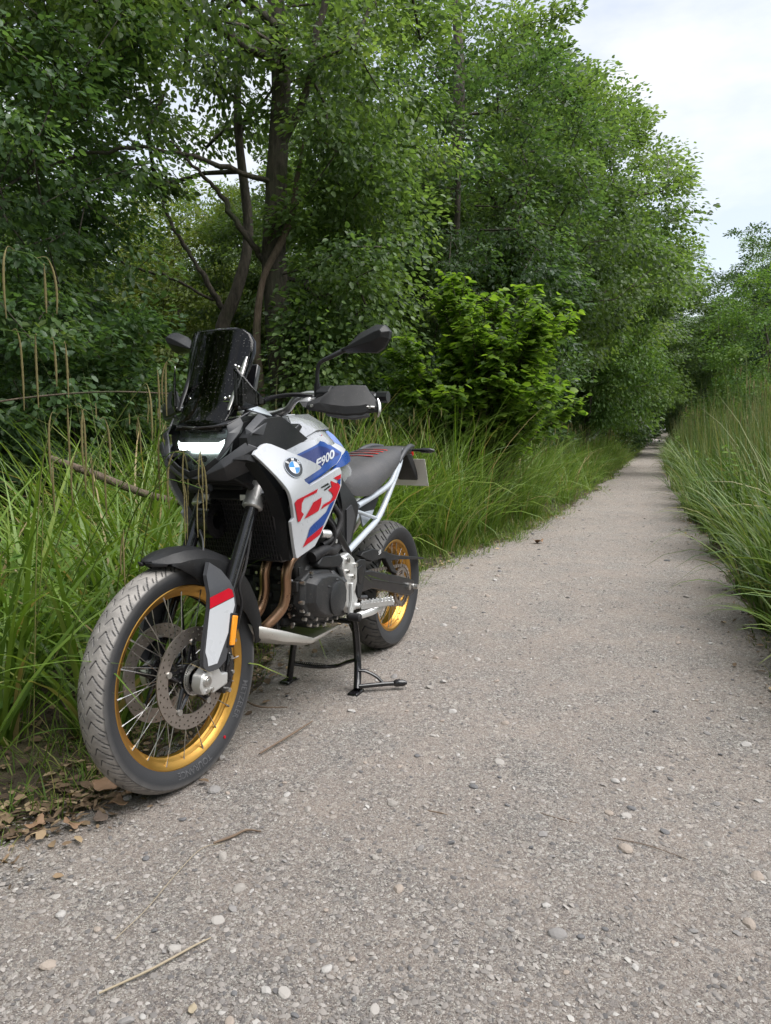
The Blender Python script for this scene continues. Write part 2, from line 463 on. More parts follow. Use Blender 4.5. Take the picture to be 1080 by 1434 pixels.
# ------------------------------------------------------------------ loose stones
def island_mat(name, stops, rough=.9, trans=0.0, tcol=None, spec=.3, hue=True, clump=False):
    """Colour varies from piece to piece."""
    m, nt, b = mat_new(name); N, L = nt.nodes, nt.links
    g = N.new('ShaderNodeNewGeometry')
    rp = N.new('ShaderNodeValToRGB'); e = rp.color_ramp.elements
    e[0].position, e[0].color = stops[0][0], (*stops[0][1], 1); e[1].position, e[1].color = stops[-1][0], (*stops[-1][1], 1)
    for p, c in stops[1:-1]:
        k = e.new(p); k.color = (*c, 1)
    if name.endswith('_leaf') or name == 'needle_spray':
        at = N.new('ShaderNodeAttribute'); at.attribute_name = 'tone'
        L.new(at.outputs['Fac'] if clump else g.outputs['Random Per Island'], rp.inputs['Fac'])
    else: L.new(g.outputs['Random Per Island'], rp.inputs['Fac'])
    oi = N.new('ShaderNodeObjectInfo')
    hv = N.new('ShaderNodeHueSaturation')
    mr = N.new('ShaderNodeMapRange'); mr.inputs['To Min'].default_value = .82; mr.inputs['To Max'].default_value = 1.2
    L.new(oi.outputs['Random'], mr.inputs['Value'])
    if hue: L.new(mr.outputs['Result'], hv.inputs['Value'])
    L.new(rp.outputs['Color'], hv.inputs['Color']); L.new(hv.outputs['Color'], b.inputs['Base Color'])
    b.inputs['Roughness'].default_value = rough; b.inputs['Specular IOR Level'].default_value = spec
    if trans > 0:
        t = N.new('ShaderNodeBsdfTranslucent')
        mm = N.new('ShaderNodeMixRGB'); mm.blend_type = 'MULTIPLY'; mm.inputs['Fac'].default_value = 1; mm.inputs['Color2'].default_value = (*(tcol or (1.5, 1.55, .7)), 1)
        L.new(hv.outputs['Color'], mm.inputs['Color1']); L.new(mm.outputs['Color'], t.inputs['Color'])
        mx = N.new('ShaderNodeMixShader'); mx.inputs['Fac'].default_value = trans
        L.new(b.outputs[0], mx.inputs[1]); L.new(t.outputs[0], mx.inputs[2])
        L.new(mx.outputs[0], N['Material Output'].inputs['Surface'])
    return m
M_stone = island_mat('loose_stone', [(0, (0.112, 0.107, 0.107)), (.35, (0.206, 0.189, 0.176)), (.7, (0.284, 0.258, 0.237)), (.95, (0.344, 0.318, 0.297)), (1, (0.430, 0.413, 0.387))], .85)
OCT = np.array([(1, 0, 0), (.28, .95, 0), (-.9, .4, 0), (-.75, -.7, 0), (.35, -.9, 0), (.15, .1, .8), (0, 0, -.6)], float)
OCF = np.array([(0, 1, 5), (1, 2, 5), (2, 3, 5), (3, 4, 5), (4, 0, 5)])
def path_z(x, y):
    t = np.clip((x - xL(y) + .10) / (xR(y) - xL(y) + .22), 0, 1)
    return .012 * np.sin(t * np.pi) + (noise2(x, y, 9, 1.6) - .5) * .012 * np.sin(t * np.pi) + .0005
def scatter_stones(n, ymin, ymax, s0, s1, seed):
    r = np.random.default_rng(seed)
    y = 1 / (1 / ymax + r.random(n) * (1 / ymin - 1 / ymax))
    x = xL(y) - .12 + r.random(n) * (xR(y) - xL(y) + .28)
    keep = np.abs(x / np.maximum(y, .1)) < .62
    x, y = x[keep], y[keep]; n = len(x)
    keep = r.random(n) < .45 + .7 * noise2(x, y, 21, 1.3)
    x, y = x[keep], y[keep]; n = len(x)
    s = s0 * (s1 / s0) ** (r.random(n) ** 3.4) * (.85 + .06 * y)
    V = OCT[None] * (1 + r.normal(0, .16, (n, 7, 3)))
    sc = np.stack([s, s * r.uniform(.55, 1, n), s * r.uniform(.35, .75, n)], -1)
    V = V * sc[:, None]
    a = r.uniform(0, 6.28, n); c, q = np.cos(a)[:, None], np.sin(a)[:, None]
    X = V[..., 0] * c - V[..., 1] * q; Y = V[..., 0] * q + V[..., 1] * c
    tilt = r.normal(0, .25, n)[:, None]
    Z = V[..., 2] + X * tilt
    P = np.stack([X + x[:, None], Y + y[:, None], Z + (path_z(x, y) + .08 * sc[:, 2])[:, None]], -1)
    F = (OCF[None] + 7 * np.arange(n)[:, None, None]).reshape(-1, 3)
    return P.reshape(-1, 3), F
Vs, F = scatter_stones(85000, .95, 16, .0016, .0105, 31)
o = tag(link_mesh('gravel', mesh_np('gravel', Vs, [F], M_stone)), kind='stuff')
# larger stones lying in the path: one object each
def pebble_mesh(seed):
    import bmesh
    r = np.random.default_rng(seed); bm = bmesh.new(); bmesh.ops.create_icosphere(bm, subdivisions=2, radius=1)
    d = r.normal(0, 1, (7, 3)); d /= np.linalg.norm(d, axis=1)[:, None]; k = r.uniform(.55, .95, 7)
    for v in bm.verts:
        p = np.array(v.co)
        for q, t in zip(d, k):
            s_ = p @ q
            if s_ > t: p = p - q * (s_ - t)
        v.co = p * (1, .78, .55)
    me = bpy.data.meshes.new('stone'); bm.to_mesh(me); bm.free()
    return me
peb_cols = [(.31, .29, .27), (.26, .24, .22), (.20, .19, .185), (.11, .11, .115), (.28, .235, .20), (.34, .325, .31)]
peb = []
for q in range(12):
    me = pebble_mesh(q); me.materials.append(simple_mat('stone_%s' % ['pale', 'light', 'grey', 'dark', 'buff', 'white'][q % 6], peb_cols[q % 6], .85, dust=.3, dust_col=(.3, .26, .22))); peb.append(me)
r = np.random.default_rng(77)
spots = []
while len(spots) < 270:
    y = 1 / (1 / 9 + r.random() * (1 / 1.15 - 1 / 9)); x = xL(y) + r.random() * (xR(y) - xL(y))
    if abs(x / y) < .56: spots.append((x, y, .0055 + .013 * r.random() ** 3 + .0016 * y))
spots += [(.62, 1.79, .024), (.37, 1.47, .022), (.71, 2.16, .020), (.03, 1.62, .017), (-.30, 2.04, .02), (-.02, 1.26, .013), (.02, 2.02, .022), (-.52, 2.12, .026), (-.60, 2.2, .02)]
for x, y, s in spots:
    o = link_mesh('stone', peb[r.integers(12)], path)
    o.location = (x, y, float(path_z(np.array([x]), np.array([y]))[0]) + .0005); o.rotation_euler = (r.normal(0, .2), r.normal(0, .2), r.random() * 6.28); o.scale = (s, s, s * .8)

# ================================================================== FOLIAGE TOOLS
LEAF = np.array([(0, 0, 0), (.30, .5, .10), (.72, .40, .06), (1, 0, -.10), (.72, -.40, .06), (.30, -.5, .10)], float)
def leaves_np(P, D, Nn, L, W):
    """P base points, D direction, Nn normal, L length, W width per leaf."""
    D = D / np.linalg.norm(D, axis=1)[:, None]
    S = np.cross(Nn, D); S /= np.linalg.norm(S, axis=1)[:, None] + 1e-9
    U = np.cross(D, S)
    V = (P[:, None] + D[:, None] * (LEAF[:, 0][None, :, None] * L[:, None, None])
         + S[:, None] * (LEAF[:, 1][None, :, None] * W[:, None, None]) + U[:, None] * (LEAF[:, 2][None, :, None] * W[:, None, None]))
    n = len(P); b = 6 * np.arange(n)[:, None]
    F = np.concatenate([b + np.array([[0, 3, 2, 1]]), b + np.array([[0, 5, 4, 3]])])
    return V.reshape(-1, 3), F

def sprays(C, out, r, per, size, aspect, rad, flat, droop):
    """Leaf sprays round each cluster centre: C (k,3), out = outward unit directions."""
    k = len(C); n = k * per
    ci = np.repeat(np.arange(k), per)
    q = r.normal(0, 1, (n, 3)); q /= np.linalg.norm(q, axis=1)[:, None]
    q *= (r.random(n) ** .45)[:, None]
    rc = rad * r.uniform(.6, 1.25, k)[ci]
    off = q * rc[:, None] * np.array([1, 1, flat])
    off[:, 2] -= droop * (off[:, 0] ** 2 + off[:, 1] ** 2) / np.maximum(rc, 1e-3)
    P = C[ci] + off
    D = off * np.array([1, 1, .3]) + r.normal(0, .35, (n, 3)) * rc[:, None] + out[ci] * rc[:, None] * .5
    D[:, 2] -= .25 * rc
    Nn = np.array([0, 0, .62]) + r.normal(0, .30, (n, 3)) + out[ci] * .30 + off / rc[:, None] * .75
    L = size * r.uniform(.55, 1.25, n)
    tone = np.clip(r.normal(.48, .30, k), 0, 1)[ci] * .66 + r.random(n) * .34
    V, F = leaves_np(P, D, Nn, L, L * aspect)
    return V, F, np.tile(tone, 2).astype(np.float32)

def cluster_points(blobs, r, shell=.55):
    """Cluster centres in a union of ellipsoids, thicker towards the outside."""
    out, dirs = [], []
    for (c, rad, n) in blobs:
        q = r.normal(0, 1, (n, 3)); q /= np.linalg.norm(q, axis=1)[:, None]
        t = np.where(r.random(n) < .78, shell + (1 - shell) * r.random(n) ** .6, r.random(n) ** .5)
        t = t * (1 + .16 * np.sin(q[:, 0] * 5 + q[:, 2] * 4 + c[0]) * np.cos(q[:, 1] * 6 - q[:, 2] * 3))
        out.append(np.array(c) + q * t[:, None] * np.array(rad)); dirs.append(q)
    return np.vstack(out), np.vstack(dirs)

def skeleton(trunk, C, r, r0):
    """Limbs: every cluster is joined to the nearest older node; returns tubes as (points, radii)."""
    T = smooth_path(trunk, 5); nodes = [p for p in T]; parent = [-1] + list(range(len(T) - 1))
    start = len(T) // 3
    top = T[-1]
    base_d = np.linalg.norm(C - T[len(T) * 2 // 3], axis=1)
    NP = np.array(nodes); 
    for idx in np.argsort(base_d):
        c = C[idx]
        cand = np.array(nodes)[start:]
        d = np.linalg.norm(cand - c, axis=1) + .35 * np.maximum(0, cand[:, 2] - c[2])
        q = int(np.argmin(d)) + start
        p = nodes[q]; L_ = np.linalg.norm(c - p); k = max(1, int(L_ / .45)); last = q
        for s in range(1, k + 1):
            t = s / k; x = p * (1 - t) + c * t
            x = x + np.array([0, 0, .18 * L_ * t * (1 - t)]) + r.normal(0, .035, 3) * L_ * (0 if s == k else 1)
            nodes.append(x); parent.append(last); last = len(nodes) - 1
    w = np.zeros(len(nodes)); has = np.zeros(len(nodes), int)
    for q in range(len(nodes) - 1, -1, -1):
        if has[q] == 0: w[q] += 1
        if parent[q] >= 0: w[parent[q]] += w[q]; has[parent[q]] += 1
    rad = np.maximum(.005, r0 * .46 * (w / w[0]) ** .52)
    return T, np.array(nodes), parent, rad

def limb_mesh(nodes, parent, rad, first, sides=5):
    """All limbs above the trunk as tapered tubes (numpy)."""
    P, Q, ra, rb = [], [], [], []
    for q in range(first, len(nodes)):
        p = parent[q]; P.append(nodes[p]); Q.append(nodes[q]); ra.append(min(rad[p], rad[q] * 1.25)); rb.append(rad[q])
    P, Q, ra, rb = map(np.array, (P, Q, ra, rb))
    D = Q - P; D /= np.linalg.norm(D, axis=1)[:, None] + 1e-9
    A = np.where(np.abs(D[:, 2:3]) < .9, [[0, 0, 1.0]], [[1.0, 0, 0]])
    X = np.cross(D, A); X /= np.linalg.norm(X, axis=1)[:, None]; Y = np.cross(D, X)
    an = np.linspace(0, 2 * np.pi, sides, endpoint=False)
    ring = np.cos(an)[None, :, None] * X[:, None] + np.sin(an)[None, :, None] * Y[:, None]
    V = np.concatenate([P[:, None] + ring * ra[:, None, None], Q[:, None] + ring * rb[:, None, None] + D[:, None] * rb[:, None, None] * .3], 1)
    n = len(P); b = (2 * sides * np.arange(n))[:, None]
    F = np.concatenate([b + np.array([[k, (k + 1) % sides, sides + (k + 1) % sides, sides + k]]) for k in range(sides)])
    return V.reshape(-1, 3), F

def mk_bark(name, c1, c2, scale=9):
    m, nt, b = mat_new(name); N, L = nt.nodes, nt.links
    tc = N.new('ShaderNodeTexCoord'); mp = N.new('ShaderNodeMapping'); mp.inputs['Scale'].default_value = (1, 1, .22)
    L.new(tc.outputs['Object'], mp.inputs['Vector'])
    nz = N.new('ShaderNodeTexNoise'); nz.inputs['Scale'].default_value = scale * 3; nz.inputs['Detail'].default_value = 8; nz.inputs['Roughness'].default_value = .7
    L.new(mp.outputs['Vector'], nz.inputs['Vector'])
    rp = N.new('ShaderNodeValToRGB'); rp.color_ramp.elements[0].position = .32; rp.color_ramp.elements[1].position = .68
    rp.color_ramp.elements[0].color = (*c1, 1); rp.color_ramp.elements[1].color = (*c2, 1)
    L.new(nz.outputs['Fac'], rp.inputs['Fac'])
    n2 = N.new('ShaderNodeTexNoise'); n2.inputs['Scale'].default_value = 2.2; n2.inputs['Detail'].default_value = 5
    L.new(tc.outputs['Object'], n2.inputs['Vector'])
    r2 = N.new('ShaderNodeValToRGB'); r2.color_ramp.elements[0].position = .5; r2.color_ramp.elements[1].position = .68
    L.new(n2.outputs['Fac'], r2.inputs['Fac'])
    mx = N.new('ShaderNodeMixRGB'); mx.inputs['Color2'].default_value = (.060, .075, .035, 1)          # algae and lichen
    mf = N.new('ShaderNodeMath'); mf.operation = 'MULTIPLY'; mf.inputs[1].default_value = .6
    L.new(r2.outputs['Color'], mf.inputs[0]); L.new(mf.outputs[0], mx.inputs['Fac'])
    L.new(rp.outputs['Color'], mx.inputs['Color1']); L.new(mx.outputs['Color'], b.inputs['Base Color'])
    b.inputs['Roughness'].default_value = .9
    bp = N.new('ShaderNodeBump'); bp.inputs['Distance'].default_value = .03; bp.inputs['Strength'].default_value = .9
    L.new(nz.outputs['Fac'], bp.inputs['Height']); L.new(bp.outputs['Normal'], b.inputs['Normal'])
    return m
M_bark = mk_bark('oak_bark', (.026, .022, .018), (.135, .112, .088))
M_twig = mk_bark('twig_bark', (.030, .026, .022), (.11, .095, .075), 20)
M_dead = mk_bark('bare_dead_wood', (.07, .048, .033), (.20, .15, .11), 14)
M_oak = island_mat('oak_leaf', [(0, (0.053, 0.092, 0.036)), (.4, (0.094, 0.151, 0.055)), (.75, (0.137, 0.205, 0.071)), (1, (0.206, 0.267, 0.093))], .42, .50, spec=.5, clump=True)
M_darkleaf = island_mat('dark_leaf', [(0, (0.036, 0.071, 0.031)), (.5, (0.067, 0.120, 0.048)), (.9, (0.105, 0.167, 0.062)), (1, (0.155, 0.211, 0.076))], .42, .48, spec=.5, clump=True)  # darker green leaves of the hornbeams and low bushes
M_bright = island_mat('hazel_leaf', [(0, (.078, .145, .028)), (.4, (.130, .225, .036)), (.8, (.185, .295, .046)), (1, (.24, .35, .058))], .45, .50, spec=.35)
M_lime = island_mat('young_leaf', [(0, (0.070, 0.135, 0.036)), (.5, (0.108, 0.194, 0.050)), (1, (0.189, 0.270, 0.072))], .5, .42, clump=True)
M_needle = island_mat('needle_spray', [(0, (0.020, 0.050, 0.022)), (.6, (0.036, 0.081, 0.034)), (1, (0.063, 0.119, 0.045))], .6, .15, clump=True)
M_sunlit = island_mat('sunlit_leaf', [(0, (.08, .12, .03)), (.6, (.13, .17, .045)), (1, (.20, .20, .07))], .5, .4, clump=True)  # paler, yellower leaves: sunlight in the clearing put into their colour

TREES = {}
def tree_proto(key, trunk, blobs, r0, per, size, aspect, rad, flat, droop, leaf, seed, shell=.55, bark=None):
    r = np.random.default_rng(seed)
    C, out = cluster_points(blobs, r, shell)
    ok = C[:, 2] > .25; C, out = C[ok], out[ok]
    T, nodes, parent, rd = skeleton(trunk, C, r, r0)
    nT = len(T)
    rt = np.interp(np.linspace(0, 1, nT), [0, .06, .2, 1], [r0 * 1.35, r0 * 1.08, r0, max(r0 * .35, rd[nT - 1])])
    m = MB(); m.tube(T, rt, 16)
    V = np.vstack(m.V)
    cen = np.repeat(T, 16, 0)
    d = V - cen; f = 1 + .16 * np.sin(3 * np.arctan2(d[:, 1], d[:, 0]) + V[:, 2] * .8) * np.clip(1.2 - V[:, 2] / 3, .25, 1) + r.normal(0, .025, len(V))
    m.V = [cen + d * f[:, None]]
    tm = m.mesh('trunk', bark or M_bark)
    lv, lf = limb_mesh(nodes, parent, rd, nT)
    lm = mesh_np('branches', lv, [lf], bark or M_bark, True)
    cv, cf, tn = sprays(C, out, r, per, size, aspect, rad, flat, droop)
    cm = mesh_np('crown', cv, [cf], leaf)
    at = cm.attributes.new('tone', 'FLOAT', 'FACE'); at.data.foreach_set('value', tn)
    TREES[key] = (tm, lm, cm)
    return C
def plant_tree(key, name, loc, rz, sc, label, cat='tree', group=None):
    tm, lm, cm = TREES[key]
    o = empty(name, (loc[0], loc[1], float(ground_z(loc[0], loc[1])) - .03), rz)
    o.scale = sc if not np.isscalar(sc) else (sc, sc, sc)
    tag(o, label, cat, group)
    link_mesh('trunk', tm, o)
    b = link_mesh('branches', lm, o); b['kind'] = 'stuff'
    c = link_mesh('crown', cm, o); c['kind'] = 'stuff'
    return o

# ================================================================== TREES
# the big oak behind the bike (local origin at its foot)
oakC = tree_proto('big_oak', [(0, 0, 0), (.04, 0, .8), (.02, 0, 1.5), (-.03, 0, 2.4), (-.06, 0, 3.0), (-.02, .05, 3.8), (.05, .05, 4.9), (-.02, .1, 6.2), (.1, .1, 8.2), (0, 0, 9.5)],
    [((-.9, .3, 7.2), (3.0, 2.6, 2.4), 96), ((.9, .2, 5.0), (1.0, 1.2, 1.8), 56), ((-2.3, -.4, 5.4), (2.2, 1.6, 1.2), 60), ((.75, .0, 3.0), (.75, .8, 1.4), 44), ((-.9, -2.0, 4.9), (2.2, 1.1, .6), 30), ((.45, -.1, 1.9), (.5, .6, .9), 20)],
    .165, 200, .074, .60, .50, .55, .2, M_oak, 101)
plant_tree('big_oak', 'oak_tree', (-1.19, 8.5), 0, 1, 'tall dark trunked oak rising straight behind the motorcycle windscreen')
# bare limbs of that oak seen in front of the gap
def limb(name, pts, r, parent, mat=M_bark, k=6):
    P = smooth_path(pts, k); q = np.random.default_rng(int(abs(pts[1][0]) * 1000)); P = P + q.normal(0, .012, P.shape)
    rr = np.interp(np.linspace(0, 1, len(P)), np.linspace(0, 1, len(r)), r) * (1 + q.normal(0, .10, len(P)))
    return MB().tube(P, rr, 9).build(name, mat, parent, smooth=60)
oak_o = bpy.data.objects['oak_tree']
limb('limb', [(-.05, 0, 2.75), (-.22, -.05, 3.0), (-.42, -.1, 3.28), (-.62, -.1, 3.6), (-.85, -.15, 3.85), (-1.15, -.2, 4.15)], [.045, .036, .024, .010], oak_o)
limb('limb', [(-.03, 0, 3.75), (-.7, -.3, 3.9), (-1.3, -.5, 3.95), (-2.0, -.8, 3.75), (-2.7, -1.0, 3.3), (-3.1, -1.1, 3.0)], [.03, .023, .015, .006], oak_o)
limb('limb', [(.02, 0, 5.0), (-.8, -.5, 5.3), (-1.7, -1.0, 5.6), (-2.8, -1.4, 5.7)], [.05, .04, .025], oak_o)
limb('limb', [(0, 0, 4.1), (.35, -.1, 4.7), (.5, -.2, 5.4), (.9, -.4, 6.4)], [.05, .04, .03], oak_o)
# broken, bark-stripped stem leaning on the oak
dead = tag(empty('dead_tree', (-1.42, 8.25, .0)), 'thin broken brown stem twisting up beside the oak trunk', 'tree')
MB().tube(smooth_path([(.10, 0, -.05), (.06, .02, .8), (.04, 0, 1.5), (.0, .02, 2.1), (.08, .02, 2.7), (.28, .03, 3.1), (.40, .05, 3.4), (.46, .05, 3.75), (.55, .05, 4.2)], 8), [.055, .05, .045, .045, .035, .04, .035, .03, .008], 10).build('trunk', M_dead, dead)
# leaning two-forked tree further back
tree_proto('leaning', [(0, 0, 0), (.02, 0, .9), (.12, 0, 1.8), (.22, 0, 2.5), (.45, 0, 3.05), (.62, .1, 3.9), (.5, .1, 5.4), (.55, .1, 7)],
    [((.3, 0, 7.0), (2.6, 2.2, 1.8), 70), ((-1.2, 0, 5.6), (1.2, 1.2, 1.2), 22)], .125, 120, .10, .58, .55, .4, .3, M_oak, 103)
lean = plant_tree('leaning', 'leaning_tree', (-2.65, 11.2), 0, 1, 'leaning grey tree forking low left of the oak trunk')
limb('limb', [(.28, 0, 2.7), (.02, 0, 3.15), (-.25, 0, 3.6), (-.55, 0, 4.1), (-.75, 0, 4.8)], [.05, .04, .026, .014], lean)
limb('limb', [(.1, 0, 2.9), (-.5, -.1, 3.2), (-1.1, -.2, 3.35), (-1.5, -.2, 3.7)], [.026, .02, .010], lean)

# round-crowned oaks along the left of the path
tree_proto('oak_a', [(0, 0, 0), (.05, .05, 1.5), (-.05, .1, 3.2), (.1, 0, 5), (.2, 0, 7), (.1, .1, 9)],
    [((-.2, .2, 5.0), (3.1, 3.2, 4.3), 290), ((2.5, .0, 4.7), (2.0, 2.1, 2.5), 120), ((-1.0, -1.2, 3.2), (2.2, 1.8, 2.4), 60)], .20, 205, .088, .58, .50, .62, .15, M_oak, 111, .62)
tree_proto('oak_b', [(0, 0, 0), (-.1, .05, 1.6), (.15, .1, 3.4), (.05, 0, 5.4), (.3, 0, 7.4), (.3, .1, 9.3)],
    [((0, 0, 6.3), (3.2, 3.2, 4.2), 215), ((2.1, .4, 5.0), (2.0, 2.2, 2.6), 92), ((-1.8, .5, 4.2), (2.0, 2.1, 2.6), 70), ((1.0, -.4, 2.4), (2.0, 1.8, 1.8), 52)], .22, 190, .095, .58, .50, .60, .18, M_oak, 112, .62)
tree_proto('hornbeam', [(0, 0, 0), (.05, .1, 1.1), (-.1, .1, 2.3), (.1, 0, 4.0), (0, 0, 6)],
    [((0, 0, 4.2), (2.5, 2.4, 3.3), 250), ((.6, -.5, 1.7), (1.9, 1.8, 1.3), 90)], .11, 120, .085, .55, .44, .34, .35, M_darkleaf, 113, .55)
tree_proto('young', [(0, 0, 0), (.05, 0, 1.2), (.2, 0, 2.5), (.5, 0, 4.2)],
    [((.3, 0, 3.2), (1.6, 1.5, 2.2), 120), ((.9, 0, 1.7), (1.3, 1.2, 1.0), 50)], .07, 120, .085, .5, .40, .40, .6, M_lime, 114, .5)
tree_proto('pale', [(0, 0, 0), (.05, 0, 1.2), (.1, 0, 2.5), (.2, 0, 4.2)],
    [((0, 0, 3.6), (2.2, 2.1, 2.4), 110), ((.6, 0, 1.8), (1.8, 1.7, 1.3), 60)], .08, 110, .10, .5, .45, .45, .4, M_sunlit, 118, .5)
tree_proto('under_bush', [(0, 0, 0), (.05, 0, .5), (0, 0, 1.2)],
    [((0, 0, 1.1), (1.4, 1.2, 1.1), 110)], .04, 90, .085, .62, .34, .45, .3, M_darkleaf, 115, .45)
tree_proto('light_bush', [(0, 0, 0), (.05, 0, .5), (0, 0, 1.2)],
    [((0, 0, 1.2), (1.3, 1.2, 1.2), 100)], .04, 80, .075, .62, .32, .45, .3, M_lime, 116, .45)
tree_proto('conifer', [(0, 0, 0), (0, 0, 3), (0, 0, 6), (0, 0, 9.4)],
    [((0, 0, 1.6 + k * 1.1), (2.3 - k * .27, 2.3 - k * .27, .42), 96 - 10 * k) for k in range(8)], -.0 + .16, 90, .13, .22, .46, .24, .5, M_needle, 117, .3)

def by_path(side, y, d): return ((xL(y) - d) if side < 0 else (xR(y) + d), y)
plant_tree('oak_a', 'oak_tree', (1.15, 14.2), .0, (1, 1, 1.02), 'massive round crowned oak filling the middle above the bright hazel bush')
plant_tree('oak_b', 'oak_tree', (4.25, 20.2), .4, (1.08, 1.05, .98), 'spreading oak leaning out over the path beyond the biggest oak')
plant_tree('oak_a', 'oak_tree', (9.6, 29.5), .3, (1.05, 1.1, .98), 'farther oak whose crown edges the open sky above the path')
plant_tree('young', 'young_tree', (4.7, 17.4), .2, (1.0, 1.0, 1.2), 'light yellow green young tree drooping over the left path edge')
plant_tree('hornbeam', 'hornbeam_tree', (-3.9, 6.6), .5, (.82, .82, .82), 'dark dense leaved tree at the left edge behind the sedge')
plant_tree('hornbeam', 'hornbeam_tree', (-5.6, 9.2), 2.5, (1.0, 1.0, .95), 'dark bushy tree behind the leftmost dark tree')
back = [('pale', -3.9, 19, 1.15, .6), ('pale', -5.6, 20.5, 1.25, 1.9), ('pale', -7.6, 19.5, 1.1, 4.9), ('oak_b', -6.6, 30, 1.0, 1.3), ('oak_a', -9.6, 33, 1.05, 2.9), ('hornbeam', 1.1, 11.6, .9, 1.7), ('oak_b', -.9, 18.5, .9, 3.0), ('oak_a', -9.0, 15.5, .9, 1.2), ('oak_b', -9.5, 12.0, .95, 4.0), ('oak_a', -.6, 24, 1.1, .7),
        ('pale', -6.5, 25, 1.2, 2.2), ('oak_a', 3.2, 28, 1.1, 5.1), ('hornbeam', 2.2, 18.5, 1.3, 1.0), ('pale', -8.4, 24, 1.0, .2), ('oak_a', -12.5, 19, 1.1, 3.3),
        ('oak_b', -14, 27, 1.2, 1.5), ('pale', -4.2, 27, 1.1, 2.8), ('oak_b', 4.5, 37, 1.2, .3), ('hornbeam', 6.2, 26, 1.5, 4.4), ('pale', -6.0, 32, 1.3, .9), ('oak_b', -19, 22, 1.2, 5.5),
        ('oak_a', -20, 34, 1.3, 3.9), ('pale', -13.5, 33, 1.4, 2.0), ('pale', -10.5, 29, 1.3, 1.1), ('hornbeam', -13, 14, 1.2, 2.0), ('hornbeam', .4, 32, 1.6, 5.0), ('oak_a', -27, 40, 1.4, 1.0)]
LOOK = {'oak_a': 'round topped green oak', 'oak_b': 'broad green oak', 'hornbeam': 'dense dark green tree', 'pale': 'pale yellowish green tree'}
PLACES = [(60, 'at the left frame edge'), (150, 'above the drooping sedge at the left'), (235, 'left of the windscreen'), (300, 'above the windscreen'), (370, 'seen between the leaning tree and the oak trunk'), (450, 'directly behind the oak trunk'), (560, 'above the left mirror'), (700, 'behind the seat and hazel bush'), (800, 'behind the massive oak by the hazel'), (2000, 'left of where the path disappears')]
ORD = ['nearest', 'second nearest', 'third nearest', 'fourth nearest', 'fifth nearest', 'sixth nearest']
def place_of(x, y):
    px = 540 + 1030.6 * x / y
    return next(t for lim, t in PLACES if px < lim)
seen_places = {}
for k, x, y, s, rz in sorted(back, key=lambda b: b[2]):
    if x / y < -.60: continue
    pl = place_of(x, y); key = (k, pl); q = seen_places[key] = seen_places.get(key, -1) + 1
    plant_tree(k, 'woodland_tree', (x, y), rz, s, LOOK[k] + ' ' + pl + ', ' + ORD[q] + ' there', group='trees in the wood left of the path')
far = [('oak_b', -1, 36, 4.0, 1.15, .2), ('oak_a', -1, 45, 3.2, 1.15, 2.2), ('oak_b', -1, 54, 3.0, 1.2, 4.2), ('oak_a', -1, 63, 2.6, 1.2, 1.0), ('hornbeam', -1, 41, 2.2, 1.4, 3.0), ('hornbeam', -1, 50, 2.0, 1.5, 0.3), ('hornbeam', -1, 60, 1.6, 1.6, 5.0), ('hornbeam', -1, 33, 2.2, 1.2, 1.2),
       ('oak_a', 1, 66, 2.2, 1.1, 3.1), ('hornbeam', 1, 56, 2.4, 1.2, .8), ('hornbeam', 1, 64, 1.8, 1.5, 2.4)]
ORD2 = ['first', 'second', 'third', 'fourth', 'fifth', 'sixth', 'seventh', 'eighth', 'ninth']
cnt = {-1: 0, 1: 0}
for k, sd_, y, d, s, rz in sorted(far, key=lambda b: b[2]):
    x, yy = by_path(sd_, y, d)
    plant_tree(k, 'woodland_tree', (x, yy), rz, s, LOOK[k] + (' on the left' if sd_ < 0 else ' on the right') + ' of the distant path, ' + ORD2[cnt[sd_]] + ' along that side', group='trees at the far end of the path')
    cnt[sd_] += 1
for k, x, y, s, rz, lab in (('oak_a', 30, 88, 1.3, 1, 'middle rear'), ('oak_b', 23, 80, 1.3, 2, 'leftmost'), ('hornbeam', 27.5, 83, 1.7, 3, 'dark central'), ('hornbeam', 31.5, 80, 1.7, 3.6, 'dark right hand'), ('oak_a', 37, 90, 1.3, .4, 'rightmost rear'), ('hornbeam', 29, 87, 2, 2, 'largest dark')):
    plant_tree(k, 'woodland_tree', (x, y), rz, s, lab + ' tree of those standing across the end of the path', group='trees across the end of the path')
# right-hand side
plant_tree('conifer', 'conifer_tree', (17.2, 34), .3, (1.0, 1.0, .86), 'dark conifer standing right of the path beyond the tall sedge')
for k, x, y, s, rz, lab in (('hornbeam', 15.4, 29, 1.28, .9, 'dark green tree cut by the right frame edge above the sedge'), ('oak_b', 19.4, 36, .98, .3, 'round green tree behind the dark tree at the right frame edge'), ('hornbeam', 17.2, 40, 1.0, 2.2, 'low dark tree right of the path in front of the distant oaks'),
        ('oak_a', 22.8, 41, 1.15, 4.0, 'tall green tree at the far right standing highest against the sky'), ('oak_b', 22.5, 49, .95, 2.3, 'distant oak right of the far end of the path'), ('hornbeam', 22.6, 55, 1.15, 4.1, 'distant dark tree closing the right side of the path end'), ('hornbeam', 19.2, 46, 1.0, 1.1, 'small distant tree right of the path between two taller ones')):
    plant_tree(k, 'woodland_tree', (x, y), rz, s, lab, group='trees on the right of the path')
plant_tree('young', 'young_tree', (8.7, 16.4), 2.6, (.85, .85, .86), 'pale leafy young tree at the right frame edge above the sedge')
for x, y, s, lab in ((8.2, 15.0, .9, 'pale green bush rising from the right hand sedge'), (10.6, 20, 1.15, 'broad pale bush beyond the sedge right of the path'), (13.6, 26.5, 1.2, 'pale bush below the dark conifer')):
    plant_tree('light_bush', 'bush', (x, y), x, s, lab, 'bush')
